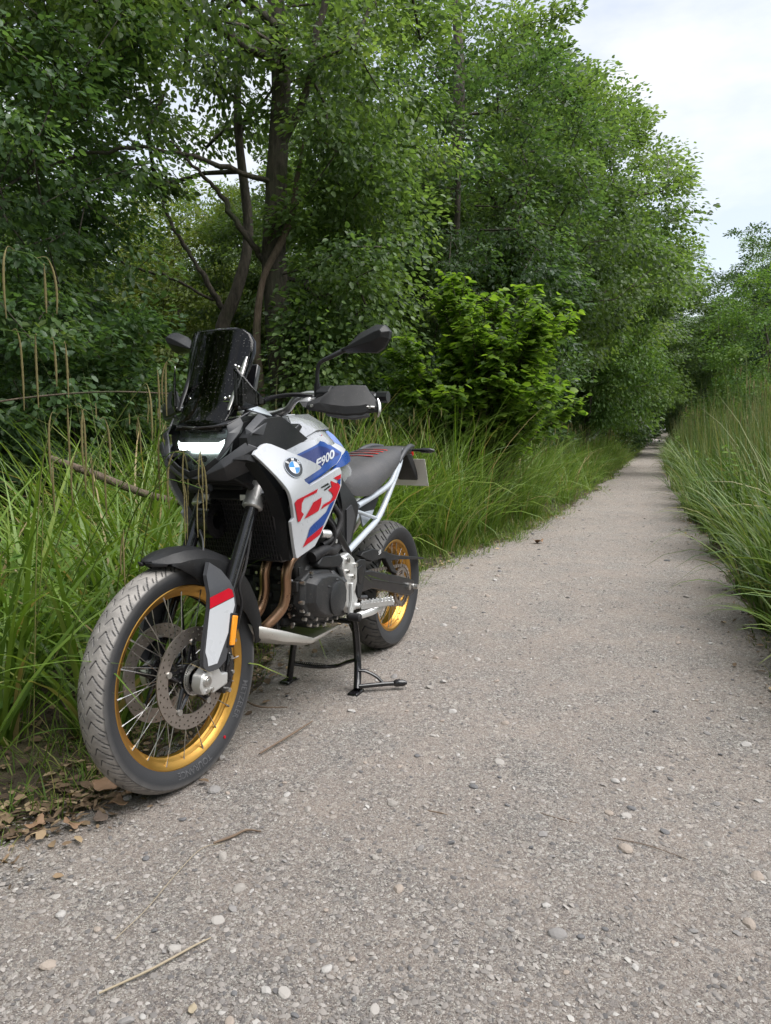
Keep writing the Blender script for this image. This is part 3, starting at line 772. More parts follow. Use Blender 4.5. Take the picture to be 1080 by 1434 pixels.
for k, x, y, s, rz, lab in (('oak_b', -7.5, -1.5, 1.0, .4, 'broad oak on the left just behind the viewpoint'), ('oak_a', -6.0, -8, 1.1, 2.2, 'second oak on the left behind the viewpoint'), ('oak_b', -9.0, 3.6, .9, 3.9, 'oak on the left outside the frame beside the motorcycle'),
        ('oak_a', 9.5, -4, 1.0, 1.0, 'oak on the right behind the viewpoint'), ('oak_b', 7.5, -11, 1.1, 5.0, 'second oak on the right behind the viewpoint'), ('oak_a', 1.0, -21, 1.2, 3.0, 'oak closing the path far behind the viewpoint'), ('hornbeam', -2.5, -15, 1.3, 1.0, 'dense dark tree beside the path behind the viewpoint')):
    plant_tree(k, 'woodland_tree', (x, y), rz, s, lab, group='unseen trees added behind the viewpoint')  # unseen trees, added to darken what the bike reflects
# understorey
seen_b = {}
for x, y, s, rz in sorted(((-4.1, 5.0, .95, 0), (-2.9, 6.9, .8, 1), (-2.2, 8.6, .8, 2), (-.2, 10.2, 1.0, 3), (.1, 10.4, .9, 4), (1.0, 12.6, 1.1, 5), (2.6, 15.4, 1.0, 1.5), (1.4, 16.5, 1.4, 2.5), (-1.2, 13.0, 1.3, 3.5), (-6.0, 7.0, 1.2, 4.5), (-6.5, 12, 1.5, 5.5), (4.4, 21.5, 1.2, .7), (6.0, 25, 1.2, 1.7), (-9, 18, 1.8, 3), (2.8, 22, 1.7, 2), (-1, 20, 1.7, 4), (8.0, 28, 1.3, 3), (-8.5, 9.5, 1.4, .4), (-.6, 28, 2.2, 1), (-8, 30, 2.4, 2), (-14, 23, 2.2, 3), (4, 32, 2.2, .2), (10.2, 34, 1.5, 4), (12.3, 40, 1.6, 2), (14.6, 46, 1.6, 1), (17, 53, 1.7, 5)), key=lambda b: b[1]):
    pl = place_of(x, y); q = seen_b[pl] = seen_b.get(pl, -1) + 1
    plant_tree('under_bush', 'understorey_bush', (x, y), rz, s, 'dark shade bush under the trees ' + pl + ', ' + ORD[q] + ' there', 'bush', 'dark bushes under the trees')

# the bright hazel
def hazel():
    r = np.random.default_rng(55)
    o = tag(empty('hazel_bush', (1.12, 8.15, .1)), 'bright green hazel bush behind the long grass left of the path', 'bush')
    sv, tips = MB(), []
    allP = []
    for k in range(60):
        a = r.uniform(0, 6.28); sp = r.uniform(.2, 1.08); h = r.uniform(1.5, 2.75) * (1.06 - .28 * sp)
        p = np.array([(0, 0, 0), (.16 * sp * math.cos(a), .16 * sp * math.sin(a), h * .35), (.55 * sp * math.cos(a), .5 * sp * math.sin(a), h * .72), (1.0 * sp * math.cos(a), .9 * sp * math.sin(a), h)])
        P = smooth_path(p, 8); sv.tube(P, [.012, .009, .004], 6)
        for t in range(5, len(P)):
            for q in range(3):
                b = a + r.normal(0, 1.4); L_ = r.uniform(.08, .34) * (1 - .5 * t / len(P))
                e = P[t] + np.array([math.cos(b) * L_, math.sin(b) * L_, r.uniform(-.02, .14)])
                sv.tube([P[t], e], [.003, .0015], 4)
                for w in np.linspace(.25, 1, 5): allP.append((P[t] * (1 - w) + e * w, b))
        for w in range(4): allP.append((P[-1] + r.normal(0, .02, 3), a + r.normal(0, 1)))
    sv.build('stem', M_twig, o, smooth=60, fix=False)['kind'] = 'stuff'
    P = np.array([p for p, _ in allP]); A = np.array([a for _, a in allP]); n = len(P)
    hi = P[:, 2] > .62 + .25 * np.hypot(P[:, 0], P[:, 1]); P, A = P[hi], A[hi]; n = len(P)
    A = A + r.normal(0, .7, n)
    D = np.c_[np.cos(A), np.sin(A), r.uniform(-.55, .15, n)]
    Nn = np.c_[r.normal(0, .35, n), r.normal(0, .35, n), np.ones(n)] + np.c_[np.cos(A), np.sin(A), np.zeros(n)] * .35
    L_ = r.uniform(.06, .112, n)
    V, F = leaves_np(P, D, Nn, L_, L_ * .86)
    link_mesh('foliage', mesh_np('foliage', V, [F], M_bright), o)['kind'] = 'stuff'
hazel()

# ================================================================== GRASSES
def blades_np(B, az, L, t0, bend, w, seg, twist, r):
    """Arching blades: base B, azimuth, length, lean, bend, width."""
    n = len(B); s = np.linspace(0, 1, seg + 1)
    th = t0[:, None] + bend[:, None] * s[None] ** 1.4
    ds = L[:, None] / seg
    hx = np.concatenate([np.zeros((n, 1)), np.cumsum(np.sin((th[:, 1:] + th[:, :-1]) / 2) * ds, 1)], 1)
    hz = np.concatenate([np.zeros((n, 1)), np.cumsum(np.cos((th[:, 1:] + th[:, :-1]) / 2) * ds, 1)], 1)
    ca, sa = np.cos(az)[:, None], np.sin(az)[:, None]
    C = np.stack([B[:, :1] + hx * ca, B[:, 1:2] + hx * sa, B[:, 2:3] + hz], -1)
    tw = twist[:, None] * s[None]
    Sx = np.stack([-sa * np.cos(tw) + ca * np.cos(th) * np.sin(tw) * .6, ca * np.cos(tw) + sa * np.cos(th) * np.sin(tw) * .6, -np.sin(th) * np.sin(tw) * .6], -1)
    wd = (w[:, None] * np.maximum(1 - s[None] ** 2.2, .03) * (.55 + .45 * np.minimum(1, s[None] * 4)))[..., None] * .5
    V = np.stack([C - Sx * wd, C + Sx * wd], 2).reshape(n, -1, 3)
    k = 2 * (seg + 1); b = (k * np.arange(n))[:, None]
    F = np.concatenate([b + np.array([[2 * q, 2 * q + 1, 2 * q + 3, 2 * q + 2]]) for q in range(seg)])
    return V.reshape(-1, 3), F

M_sedge = island_mat('sedge_blade', [(0, (0.065, 0.119, 0.021)), (.35, (0.108, 0.184, 0.030)), (.75, (0.157, 0.243, 0.043)), (.93, (0.205, 0.270, 0.065)), (.95, (0.281, 0.227, 0.108)), (1, (0.356, 0.270, 0.140))], .42, .30, spec=.4, hue=False)
M_sedge_r = island_mat('dark_sedge_blade', [(0, (.050, .095, .020)), (.4, (.088, .150, .030)), (.8, (.135, .200, .042)), (.95, (.18, .22, .06)), (1, (.28, .23, .12))], .42, .28, spec=.4, hue=False)  # darker green blades of the right bank
M_lawn = island_mat('short_grass', [(0, (0.068, 0.126, 0.021)), (.5, (0.121, 0.200, 0.036)), (.85, (0.200, 0.247, 0.058)), (1, (0.347, 0.284, 0.137))], .5, .32, hue=False)
M_spike = island_mat('sedge_spike', [(0, (.13, .11, .045)), (.5, (.20, .17, .075)), (1, (.29, .25, .13))], .8, .1, hue=False)
M_reed = island_mat('rank_grass', [(0, (0.047, 0.092, 0.022)), (.4, (0.081, 0.138, 0.036)), (.7, (0.145, 0.168, 0.065)), (1, (0.255, 0.240, 0.120))], .5, .3, hue=False)

def tussocks(side, y0, y1, dens, d0, d1, nb, Lr, wr, seg, seed, t0=(.05, .65), bend=(.5, 1.9), skip=None):
    r = np.random.default_rng(seed)
    n = int(dens * (y1 - y0) * (d1 - d0))
    y = y0 + r.random(n) * (y1 - y0); d = d0 + (d1 - d0) * r.random(n)
    x = np.where(side < 0, xL(y) - d, xR(y) + d)
    ok = np.abs(x - 0) < .64 * np.maximum(y, 0) + .7
    if skip is not None: ok &= ~skip(x, y)
    x, y, d = x[ok], y[ok], d[ok]; n = len(x)
    k = r.integers(int(nb * .6), int(nb * 1.4), n); ci = np.repeat(np.arange(n), k); m = len(ci)
    sz = r.uniform(.72, 1.15, n)[ci] * np.clip(.55 + d[ci] * 1.2, .5, 1)
    rr = r.random(m) ** .5 * .09
    az = r.uniform(0, 6.28, m)
    B = np.c_[x[ci] + rr * np.cos(az), y[ci] + rr * np.sin(az), ground_z(x[ci], y[ci]) - .01]
    az = az + r.normal(0, .5, m)
    L_ = r.uniform(*Lr, m) * sz
    return blades_np(B, az, L_, r.uniform(*t0, m), r.uniform(*bend, m) * r.uniform(.6, 1.2, m), r.uniform(*wr, m), seg, r.normal(0, .8, m), r)
def stuff_mesh(name, parts, mat, label=None):
    V, F, off = [], [], 0
    for v, f in parts: V.append(v); F.append(f + off); off += len(v)
    return tag(link_mesh(name, mesh_np(name, np.vstack(V), [np.vstack(F)], mat)), kind='stuff')
near_cam = lambda x, y: ((y < 1.75) & (x < -.55) & (x > -1.1)) | (y < .9)
bike_zone = lambda x, y: near_cam(x, y) | ((np.abs((x + .008) * .917 - (y - 3.627) * -.0 + (y - 3.627) * -.399) < .26) & (y > 1.9) & (y < 3.9))
stuff_mesh('sedge_grass', [
    tussocks(-1, 1.5, 2.5, 15, .42, 1.9, 22, (.6, 1.2), (.014, .030), 7, 200, skip=bike_zone),
    tussocks(-1, 2.5, 4.6, 15, .22, 1.9, 24, (.6, 1.2), (.013, .027), 7, 201, skip=bike_zone),
    tussocks(-1, 4.6, 10, 18, .22, 2.3, 36, (.8, 1.5), (.009, .018), 6, 202),
    tussocks(-1, 5.8, 8.6, 12, .2, 1.6, 22, (1.0, 1.6), (.010, .018), 6, 206, (.0, .35), (.3, 1.3)),
    tussocks(-1, 10, 24, 12, .10, 2.6, 26, (.7, 1.35), (.009, .016), 4, 203),
    tussocks(-1, 24, 60, 4, .15, 2.4, 14, (.5, 1.0), (.016, .028), 3, 204)], M_sedge)
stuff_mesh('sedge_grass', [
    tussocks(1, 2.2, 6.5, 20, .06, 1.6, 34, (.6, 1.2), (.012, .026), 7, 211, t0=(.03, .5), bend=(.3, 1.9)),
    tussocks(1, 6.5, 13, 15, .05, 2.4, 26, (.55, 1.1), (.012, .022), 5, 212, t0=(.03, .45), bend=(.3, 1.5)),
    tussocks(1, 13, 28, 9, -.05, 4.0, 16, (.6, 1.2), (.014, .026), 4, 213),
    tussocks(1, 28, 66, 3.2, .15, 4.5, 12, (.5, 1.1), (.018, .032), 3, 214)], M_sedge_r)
# tall flowering stems standing above the blades on both banks
stuff_mesh('rank_grass', [
    tussocks(1, 3.2, 9, 20, .40, 3.2, 10, (1.2, 2.0), (.004, .008), 5, 221, (.0, .14), (.0, .45)),
    tussocks(1, 3.4, 9, 9, .3, 3.0, 8, (1.0, 1.6), (.010, .018), 5, 226, (.0, .22), (.1, .9)),
    tussocks(1, 9, 26, 13, .25, 4.5, 10, (1.15, 1.9), (.006, .010), 4, 222, (.0, .13), (.0, .4)),
    tussocks(1, 26, 64, 4, .3, 5, 7, (.9, 1.6), (.014, .022), 3, 223, (.0, .2), (.1, .6)),
    tussocks(-1, 5, 11, 8, .6, 2.4, 8, (1.1, 1.7), (.004, .006), 5, 224, (.0, .25), (.1, .8)),
    tussocks(-1, 11, 40, 4, .4, 2.4, 7, (.9, 1.4), (.008, .013), 3, 225, (.0, .2), (.1, .7))], M_reed)
stuff_mesh('short_grass', [
    tussocks(-1, 1.2, 4.4, 95, .0, .5, 18, (.07, .22), (.003, .0055), 4, 231, (.1, .9), (.3, 1.5)),
    tussocks(-1, 4.4, 9.5, 95, -.14, .62, 18, (.08, .26), (.004, .008), 4, 232, (.1, .9), (.3, 1.5)),
    tussocks(-1, 9.5, 45, 16, -.08, .5, 14, (.10, .28), (.008, .014), 3, 233, (.1, .9), (.3, 1.5)),
    tussocks(1, 2.5, 9, 24, -.06, .35, 12, (.07, .22), (.004, .007), 4, 234, (.1, .9), (.3, 1.5)),
    tussocks(1, 9, 45, 10, -.08, .4, 12, (.10, .28), (.008, .014), 3, 235, (.1, .9), (.3, 1.5))], M_lawn)

def herbs(n, side, y0, y1, d0, d1, h, seed):
    r = np.random.default_rng(seed); Ps, Ds, Ls = [], [], []
    for k in range(n):
        y = r.uniform(y0, y1); d = r.uniform(d0, d1); x = (xL(y) - d) if side < 0 else (xR(y) + d)
        hh = r.uniform(*h); lean = r.normal(0, .12, 2)
        for z in np.arange(.12, hh, .055):
            for q in range(4):
                a = r.uniform(0, 6.28)
                Ps.append((x + lean[0] * z + .01 * math.cos(a), y + lean[1] * z + .01 * math.sin(a), ground_z(x, y) + z)); Ds.append((math.cos(a), math.sin(a), r.uniform(-.35, .35))); Ls.append(r.uniform(.04, .10) * (1 - .45 * z / hh) * (1 + .03 * y))
    P, D, L_ = np.array(Ps), np.array(Ds), np.array(Ls)
    Nn = np.c_[r.normal(0, .35, len(P)), r.normal(0, .35, len(P)), np.ones(len(P))]
    return leaves_np(P, D, Nn, L_, L_ * r.uniform(.4, .6, len(P)))
M_herb = island_mat('herb_leaf', [(0, (0.056, 0.125, 0.027)), (.5, (0.100, 0.188, 0.037)), (1, (0.175, 0.263, 0.056))], .55, .35, spec=.25, hue=False)
stuff_mesh('herbs', [herbs(70, 1, 3.6, 9, .15, 1.6, (.35, 1.0), 301), herbs(130, 1, 9, 28, .1, 3, (.4, 1.1), 302), herbs(60, -1, 4.6, 12, .3, 2.2, (.3, .9), 303), herbs(70, -1, 12, 30, .2, 2.2, (.3, .9), 304), herbs(40, -1, 2.2, 4.6, .6, 2.2, (.3, .7), 305)], M_herb)

def litter():
    r = np.random.default_rng(81)
    n = 5200; y = 1 / (1 / 14 + r.random(n) * (1 / 1.2 - 1 / 14)); sd_ = np.where(r.random(n) < .6, -1, 1)
    d = r.normal(.10, .13, n) + (r.random(n) < .3) * r.uniform(0, .6, n)
    x = np.where(sd_ < 0, xL(y) - d, xR(y) + d)
    P = np.c_[x, y, np.maximum(ground_z(x, y), -.004) + r.uniform(.008, .022, n)]
    qx, qy = r.uniform(-1.05, -.58, 380), r.uniform(1.78, 2.3, 380); ok = qx < xL(qy) + .05
    P = np.vstack([P, np.c_[qx, qy, np.maximum(ground_z(qx, qy), -.004) + r.uniform(.008, .03, 380)][ok]]); y = np.r_[y, qy[ok]]; n = len(P)
    a = r.uniform(0, 6.28, n); D = np.c_[np.cos(a), np.sin(a), r.normal(0, .2, n)]; Nn = np.c_[r.normal(0, .35, n), r.normal(0, .35, n), np.ones(n)]
    L_ = r.uniform(.012, .045, n) * (1 + .03 * y); W = L_ * r.uniform(.12, .75, n)
    M = island_mat('litter', [(0, (.07, .05, .035)), (.4, (.16, .11, .07)), (.8, (.26, .185, .115)), (1, (.38, .29, .18))], .85, .1, hue=False)
    stuff_mesh('leaf_litter', [leaves_np(P, D, Nn, L_, W)], M)
litter()

# drooping spikes in the mass of stems farther off
def spikes_stuff(side, y0, y1, n, d0, d1, h, seed, ln=(.07, .15), wd=.004):
    r = np.random.default_rng(seed); m = MB()
    out, off, FF = [], 0, []
    y = y0 + (y1 - y0) * r.random(n); d = d0 + (d1 - d0) * r.random(n)
    x = np.where(side < 0, xL(y) - d, xR(y) + d); z = ground_z(x, y) + r.uniform(*h, n)
    L_ = r.uniform(*ln, n); w = wd * (1 + .05 * y)
    V = np.zeros((n, 8, 3))
    for q, (t, k) in enumerate(((0, .5), (.35, 1.0), (.8, .9), (1, .3))):
        V[:, 2 * q, 0] = x - w * k; V[:, 2 * q + 1, 0] = x + w * k
        V[:, 2 * q:2 * q + 2, 1] = (y + r.normal(0, .004, n))[:, None]
        V[:, 2 * q:2 * q + 2, 2] = (z - L_ * t)[:, None]
    V[:, 2::2, 1] += 0
    V2 = V.copy(); cx = V[:, :, 0].mean(1, keepdims=True); cy = V[:, :, 1].mean(1, keepdims=True)
    V2[:, :, 0] = cx; V2[:, :, 1] = cy + (V[:, :, 0] - cx)
    V = np.concatenate([V, V2]); n = len(V)
    b = (8 * np.arange(n))[:, None]
    F = np.concatenate([b + np.array([[2 * q, 2 * q + 1, 2 * q + 3, 2 * q + 2]]) for q in range(3)])
    return V.reshape(-1, 3), F
stuff_mesh('sedge_flowers', [spikes_stuff(-1, 5, 12, 420, .5, 2.2, (.75, 1.3), 241), spikes_stuff(-1, 12, 40, 420, .4, 2.4, (.7, 1.25), 242, (.1, .2)),
    spikes_stuff(1, 3.6, 10, 520, .45, 3.0, (.9, 1.85), 243), spikes_stuff(1, 10, 40, 950, .4, 4.2, (.8, 1.75), 244, (.1, .22))], M_spike)

# sedge stems near enough to tell apart: each is a plant of its own
def sedge_stem(pts, spikes, seed, group, fat=1.0, label=None):
    r = np.random.default_rng(seed)
    P = smooth_path(pts, 7)
    o = empty('sedge_stem', P[0]); tag(o, label or 'thin arching green sedge stem hung with drooping tan spikes left of the motorcycle', 'plant', group)
    Q = P - P[0]
    MB().tube(Q, [.0022, .0018, .0011], 5).build('stalk', M_lawn, o, smooth=60, fix=False)
    for t, ln in spikes:
        i = min(len(Q) - 1, int(t * (len(Q) - 1))); a = Q[i]
        side = np.array([r.normal(0, .6), r.normal(0, .6), 0])
        c = smooth_path([a, a + side * .018 + [0, 0, .006], a + side * .028 + [0, 0, -.015], a + side * .034 + [0, 0, -.05], a + side * .036 + [0, 0, -.05 - ln * .5], a + side * .034 + [0, 0, -.05 - ln]], 7)
        rad = [.0008, .0008, .001, .0026, .0033, .0034, .003, .0012]
        n0 = len(c); rr = fat * np.interp(np.linspace(0, 1, n0), np.linspace(0, 1, 8), rad) * (1 + .18 * np.sin(np.arange(n0) * 2.6))
        MB().tube(c, rr, 6).build('spike', M_spike, o, smooth=60, fix=False)
G = 'drooping sedge stems left of the motorcycle'
sedge_stem([(-1.35, 2.2, .1), (-1.28, 2.15, .9), (-1.22, 2.1, 1.34), (-1.12, 2.1, 1.37), (-.99, 2.1, 1.355), (-.90, 2.1, 1.33)], [(.52, .16), (.62, .14), (.74, .17), (.84, .15), (.93, .08), (1, .10)], 1, G, 1.0, 'tall sedge stem bending flat with six hanging spikes at the left frame edge')
sedge_stem([(-1.42, 2.1, .1), (-1.30, 2.05, 1.1), (-1.15, 2.0, 1.50), (-1.03, 2.0, 1.555), (-.94, 2.0, 1.55), (-.90, 2.0, 1.52)], [(.62, .15), (.74, .13), (.9, .09), (1, .07)], 2, G, 1.0, 'tallest sedge stem arching at the top left with curled spikes')
sedge_stem([(-1.25, 2.35, .1), (-1.05, 2.35, .75), (-.85, 2.35, 1.12), (-.72, 2.35, 1.27), (-.66, 2.35, 1.30)], [(.66, .12), (.78, .13), (.9, .11), (1, .08)], 3, G, 1.0, 'sedge stem rising steeply left of the windscreen')
sedge_stem([(-1.3, 2.5, .1), (-1.0, 2.45, .7), (-.78, 2.4, 1.02), (-.58, 2.35, 1.16), (-.45, 2.3, 1.18)], [(.6, .15), (.72, .14), (.84, .12)], 4, G, 1.0, 'long slanting sedge stem reaching towards the right hand guard')
sedge_stem([(-1.1, 2.2, .1), (-1.05, 2.2, .8), (-1.0, 2.2, 1.08), (-.93, 2.2, 1.16), (-.85, 2.2, 1.12)], [(.62, .15), (.72, .13), (.82, .15), (.9, .12), (1, .1)], 5, G, 1.0, 'upright sedge stem with a bunch of five spikes in front of the fallen branch')
sedge_stem([(-.95, 2.5, .1), (-.80, 2.4, .7), (-.70, 2.3, .98), (-.62, 2.25, 1.02), (-.55, 2.2, .98)], [(.7, .12), (.82, .12), (.95, .1)], 6, G, 1.0, 'low sedge stem beside the motorcycle beak')
rs = np.random.default_rng(66)
for k in range(9):
    y = rs.uniform(2.1, 4.2); x = xL(y) - rs.uniform(.2, 1.3); h = rs.uniform(.8, 1.25); a = rs.uniform(-.6, 1.4); q = rs.uniform(.15, .5)
    if abs(x) > .56 * y: x = -.5 * y
    sedge_stem([(x, y, .05), (x + .08 * math.cos(a), y + .08 * math.sin(a), h * .6), (x + q * .5 * math.cos(a), y + q * .5 * math.sin(a), h * .93), (x + q * math.cos(a), y + q * math.sin(a), h), (x + (q + .1) * math.cos(a), y + (q + .1) * math.sin(a), h - .04)],
               [(t, rs.uniform(.05, .14)) for t in sorted(rs.uniform(.55, 1, rs.integers(3, 6)))], 300 + k, G)
# two spikes leaning across the headlight and mudguard
sedge_stem([(-.98, 2.35, .1), (-.78, 2.2, .66), (-.66, 2.12, .93), (-.56, 2.06, 1.03), (-.50, 2.04, 1.035)], [(.8, .07), (.92, .08), (1, .05)], 401, G, .62, 'thin sedge stem bowing across the lit headlight')
sedge_stem([(-1.02, 2.1, .1), (-.85, 2.0, .6), (-.74, 1.95, .80), (-.67, 1.95, .82)], [(.9, .1), (1, .07)], 402, G, .62, 'short sedge stem drooping over the tip of the front mudguard')
sedge_stem([(-1.0, 2.5, .1), (-.82, 2.3, .75), (-.66, 2.15, .93), (-.58, 2.1, .94), (-.52, 2.1, .92)], [(.72, .12), (.8, .13), (.9, .13), (1, .09)], 403, G, .62, 'sedge stem hanging four spikes beside the right fork leg')
# ================================================================== MOTORCYCLE
M_white = simple_mat('white_paint', (.50, .52, .55), .30, coat=.3, dust=.12, dust_col=(.34, .31, .28))
M_blue = simple_mat('blue_paint', (.012, .055, .25), .3, coat=.15, spec=.35)
M_dblue = simple_mat('deep_blue_print', (.010, .020, .13), .3, coat=.15, spec=.35)
M_lblue = simple_mat('pale_blue_paint', (.20, .28, .58), .3, coat=.5)
M_red = simple_mat('red_print', (.46, .004, .018), .38, coat=.08, spec=.3)
M_plastic = simple_mat('grained_black_plastic', (.015, .016, .018), .48, dust=.12, bump=.25, spec=.3)
M_gplastic = simple_mat('grey_moulded_plastic', (.048, .050, .056), .44, dust=.15, bump=.2, spec=.4)
M_black = simple_mat('satin_black_metal', (.008, .008, .010), .34, dust=.08)
M_gloss = simple_mat('gloss_black', (.008, .008, .010), .14, coat=.3, dust=.12)
M_engine = simple_mat('engine_paint', (.020, .021, .023), .42, dust=.25, bump=.5, spec=.4)
M_silver = simple_mat('cast_silver', (.70, .70, .69), .40, metal=.75, dust=.25)
M_alu = simple_mat('brushed_silver', (.55, .54, .52), .3, metal=1.0, dust=.15)
M_chrome = simple_mat('bright_steel', (.75, .75, .75), .16, metal=1.0)
M_gold = simple_mat('gold_anodised', (.60, .33, .075), .36, metal=1.0, dust=.12)
M_bronze = simple_mat('heat_tinted_steel', (.40, .24, .15), .3, metal=1.0, dust=.3, dust_col=(.12, .08, .06))
M_skid = simple_mat('dusty_aluminium', (.58, .56, .52), .4, metal=.85, dust=.8, dust_col=(.30, .26, .22))
M_frame = simple_mat('pale_grey_frame_paint', (.42, .46, .51), .32, coat=.4, dust=.15)
M_seat = simple_mat('seat_vinyl', (.050, .050, .054), .55, dust=.3, bump=.5)
M_seatred = simple_mat('seat_red_print', (.62, .03, .02), .5)
M_rubber = simple_mat('black_rubber', (.016, .016, .018), .6, dust=.15, spec=.3)
M_disc = simple_mat('worn_steel_disc', (.36, .32, .29), .34, metal=.9, dust=.3, dust_col=(.2, .16, .13))
M_plate = simple_mat('bare_plate_back', (.80, .78, .73), .5, dust=.12, dust_col=(.10, .09, .08), scale=30)
M_amber = simple_mat('amber_reflector', (.85, .30, .01), .2, coat=.8)
M_badge_w = simple_mat('badge_white', (.8, .8, .8), .2, coat=.8)
M_badge_b = simple_mat('badge_blue', (.02, .22, .55), .2, coat=.8)
M_tank = simple_mat('silver_tank_wrap', (.33, .34, .36), .16, coat=1.0, dust=.2)
_n = M_tank.node_tree
_t = _n.nodes.new('ShaderNodeTexCoord'); _v = _n.nodes.new('ShaderNodeTexNoise'); _v.inputs['Scale'].default_value = 26; _v.inputs['Distortion'].default_value = 1.6
_b = _n.nodes.new('ShaderNodeBump'); _b.inputs['Strength'].default_value = .6; _b.inputs['Distance'].default_value = .006
_n.links.new(_t.outputs['Object'], _v.inputs['Vector']); _n.links.new(_v.outputs['Fac'], _b.inputs['Height'])
_n.links.new(_b.outputs['Normal'], _n.nodes['Principled BSDF'].inputs['Normal'])

def mk_tyre_mat(name='tyre_rubber', dusty=(.29, .27, .25)):
    m, nt, b = mat_new(name); N, L = nt.nodes, nt.links
    at = N.new('ShaderNodeAttribute'); at.attribute_name = 'tread'
    tc = N.new('ShaderNodeTexCoord')
    nz = N.new('ShaderNodeTexNoise'); nz.inputs['Scale'].default_value = 26; nz.inputs['Detail'].default_value = 8; nz.inputs['Roughness'].default_value = .65
    L.new(tc.outputs['Object'], nz.inputs['Vector'])
    rp = N.new('ShaderNodeValToRGB'); rp.color_ramp.elements[0].position = .30; rp.color_ramp.elements[1].position = .62
    rp.color_ramp.elements[0].color = (.45, .45, .45, 1)
    L.new(nz.outputs['Fac'], rp.inputs['Fac'])
    mu = N.new('ShaderNodeMath'); mu.operation = 'MULTIPLY'
    L.new(at.outputs['Fac'], mu.inputs[0]); L.new(rp.outputs['Color'], mu.inputs[1])
    mx = N.new('ShaderNodeMixRGB'); mx.inputs['Color1'].default_value = (.024, .025, .028, 1); mx.inputs['Color2'].default_value = (*dusty, 1)
    L.new(mu.outputs[0], mx.inputs['Fac']); L.new(mx.outputs['Color'], b.inputs['Base Color'])
    b.inputs['Roughness'].default_value = .62
    n2 = N.new('ShaderNodeTexNoise'); n2.inputs['Scale'].default_value = 420
    L.new(tc.outputs['Object'], n2.inputs['Vector'])
    bp = N.new('ShaderNodeBump'); bp.inputs['Strength'].default_value = .4; bp.inputs['Distance'].default_value = .0012
    L.new(n2.outputs['Fac'], bp.inputs['Height']); L.new(bp.outputs['Normal'], b.inputs['Normal'])
    return m
M_tyre = mk_tyre_mat()
M_tyre_r = mk_tyre_mat('rear_tyre_rubber', (.08, .076, .07))

def mk_glass(name, tint, gloss=.08):
    m, nt, b = mat_new(name); N, L = nt.nodes, nt.links
    N.remove(b)
    out = N['Material Output']
    tr = N.new('ShaderNodeBsdfTransparent'); tr.inputs['Color'].default_value = (*tint, 1)
    gl = N.new('ShaderNodeBsdfGlossy'); gl.inputs['Roughness'].default_value = .04
    fr = N.new('ShaderNodeFresnel'); fr.inputs['IOR'].default_value = 1.45
    mx = N.new('ShaderNodeMixShader')
    gg = N.new('ShaderNodeNewGeometry'); ib = N.new('ShaderNodeMath'); ib.operation = 'SUBTRACT'; ib.inputs[0].default_value = 1; L.new(gg.outputs['Backfacing'], ib.inputs[1])
    fm = N.new('ShaderNodeMath'); fm.operation = 'MULTIPLY'; L.new(fr.outputs['Fac'], fm.inputs[0]); L.new(ib.outputs[0], fm.inputs[1])
    L.new(fm.outputs[0], mx.inputs['Fac']); L.new(tr.outputs[0], mx.inputs[1]); L.new(gl.outputs[0], mx.inputs[2])
    # dried water spots
    tc = N.new('ShaderNodeTexCoord'); nz = N.new('ShaderNodeTexNoise'); nz.inputs['Scale'].default_value = 210; nz.inputs['Detail'].default_value = 2
    L.new(tc.outputs['Object'], nz.inputs['Vector'])
    rp = N.new('ShaderNodeValToRGB'); rp.color_ramp.elements[0].position = .66; rp.color_ramp.elements[1].position = .73
    L.new(nz.outputs['Fac'], rp.inputs['Fac'])
    mlt = N.new('ShaderNodeMath'); mlt.operation = 'MULTIPLY'; mlt.inputs[1].default_value = .26
    L.new(rp.outputs['Color'], mlt.inputs[0])
    df = N.new('ShaderNodeBsdfDiffuse'); df.inputs['Color'].default_value = (.45, .44, .42, 1)
    m2 = N.new('ShaderNodeMixShader')
    L.new(mlt.outputs[0], m2.inputs['Fac']); L.new(mx.outputs[0], m2.inputs[1]); L.new(df.outputs[0], m2.inputs[2])
    L.new(m2.outputs[0], out.inputs['Surface'])
    return m
M_screen = mk_glass('smoked_screen', (.16, .165, .17))
M_lens = mk_glass('clear_lens', (.75, .8, .78))

M_led, _nt, _b = mat_new('daytime_light')
_b.inputs['Base Color'].default_value = (.9, .9, .9, 1)
_b.inputs['Emission Color'].default_value = (.93, .98, 1, 1); _b.inputs['Emission Strength'].default_value = 5.0

BIKE_R, BIKE_H = (-0.008, 3.627, 0.0), R(246.514)
bike = empty('motorcycle', BIKE_R, BIKE_H)
tag(bike, 'white, blue and red motorcycle with gold wheels parked on its stand at the path edge', 'motorcycle')
RAKE = R(28)
S_AX = np.array([-math.sin(RAKE), 0, math.cos(RAKE)]); S_O = np.array([1.709, 0, 0]); S_ANG = R(-3)
steer = lambda V: rot_axis(V, S_AX, S_ANG, S_O)
def place_steered(o, c):
    p = steer(np.array([c]))[0]
    o.matrix_basis = Matrix.Translation(Vector(p)) @ Matrix.Rotation(S_ANG, 4, Vector(S_AX))

def dense(secs, k=4):
    S = np.array(secs, float)
    S = np.stack([smooth_path(S[:, j], k) for j in range(S.shape[1])], 1)
    return S

def text_tris(s, bold=.0):
    cu = bpy.data.curves.new('txt', 'FONT'); cu.body = s; cu.offset = bold; cu.resolution_u = 3
    ob = bpy.data.objects.new('txt', cu); COL.objects.link(ob)
    me = bpy.data.meshes.new_from_object(ob)
    V = np.array([tuple(v.co)[:2] for v in me.vertices]); F = [tuple(p.vertices) for p in me.polygons]
    bpy.data.objects.remove(ob); bpy.data.curves.remove(cu); bpy.data.meshes.remove(me)
    return V, F

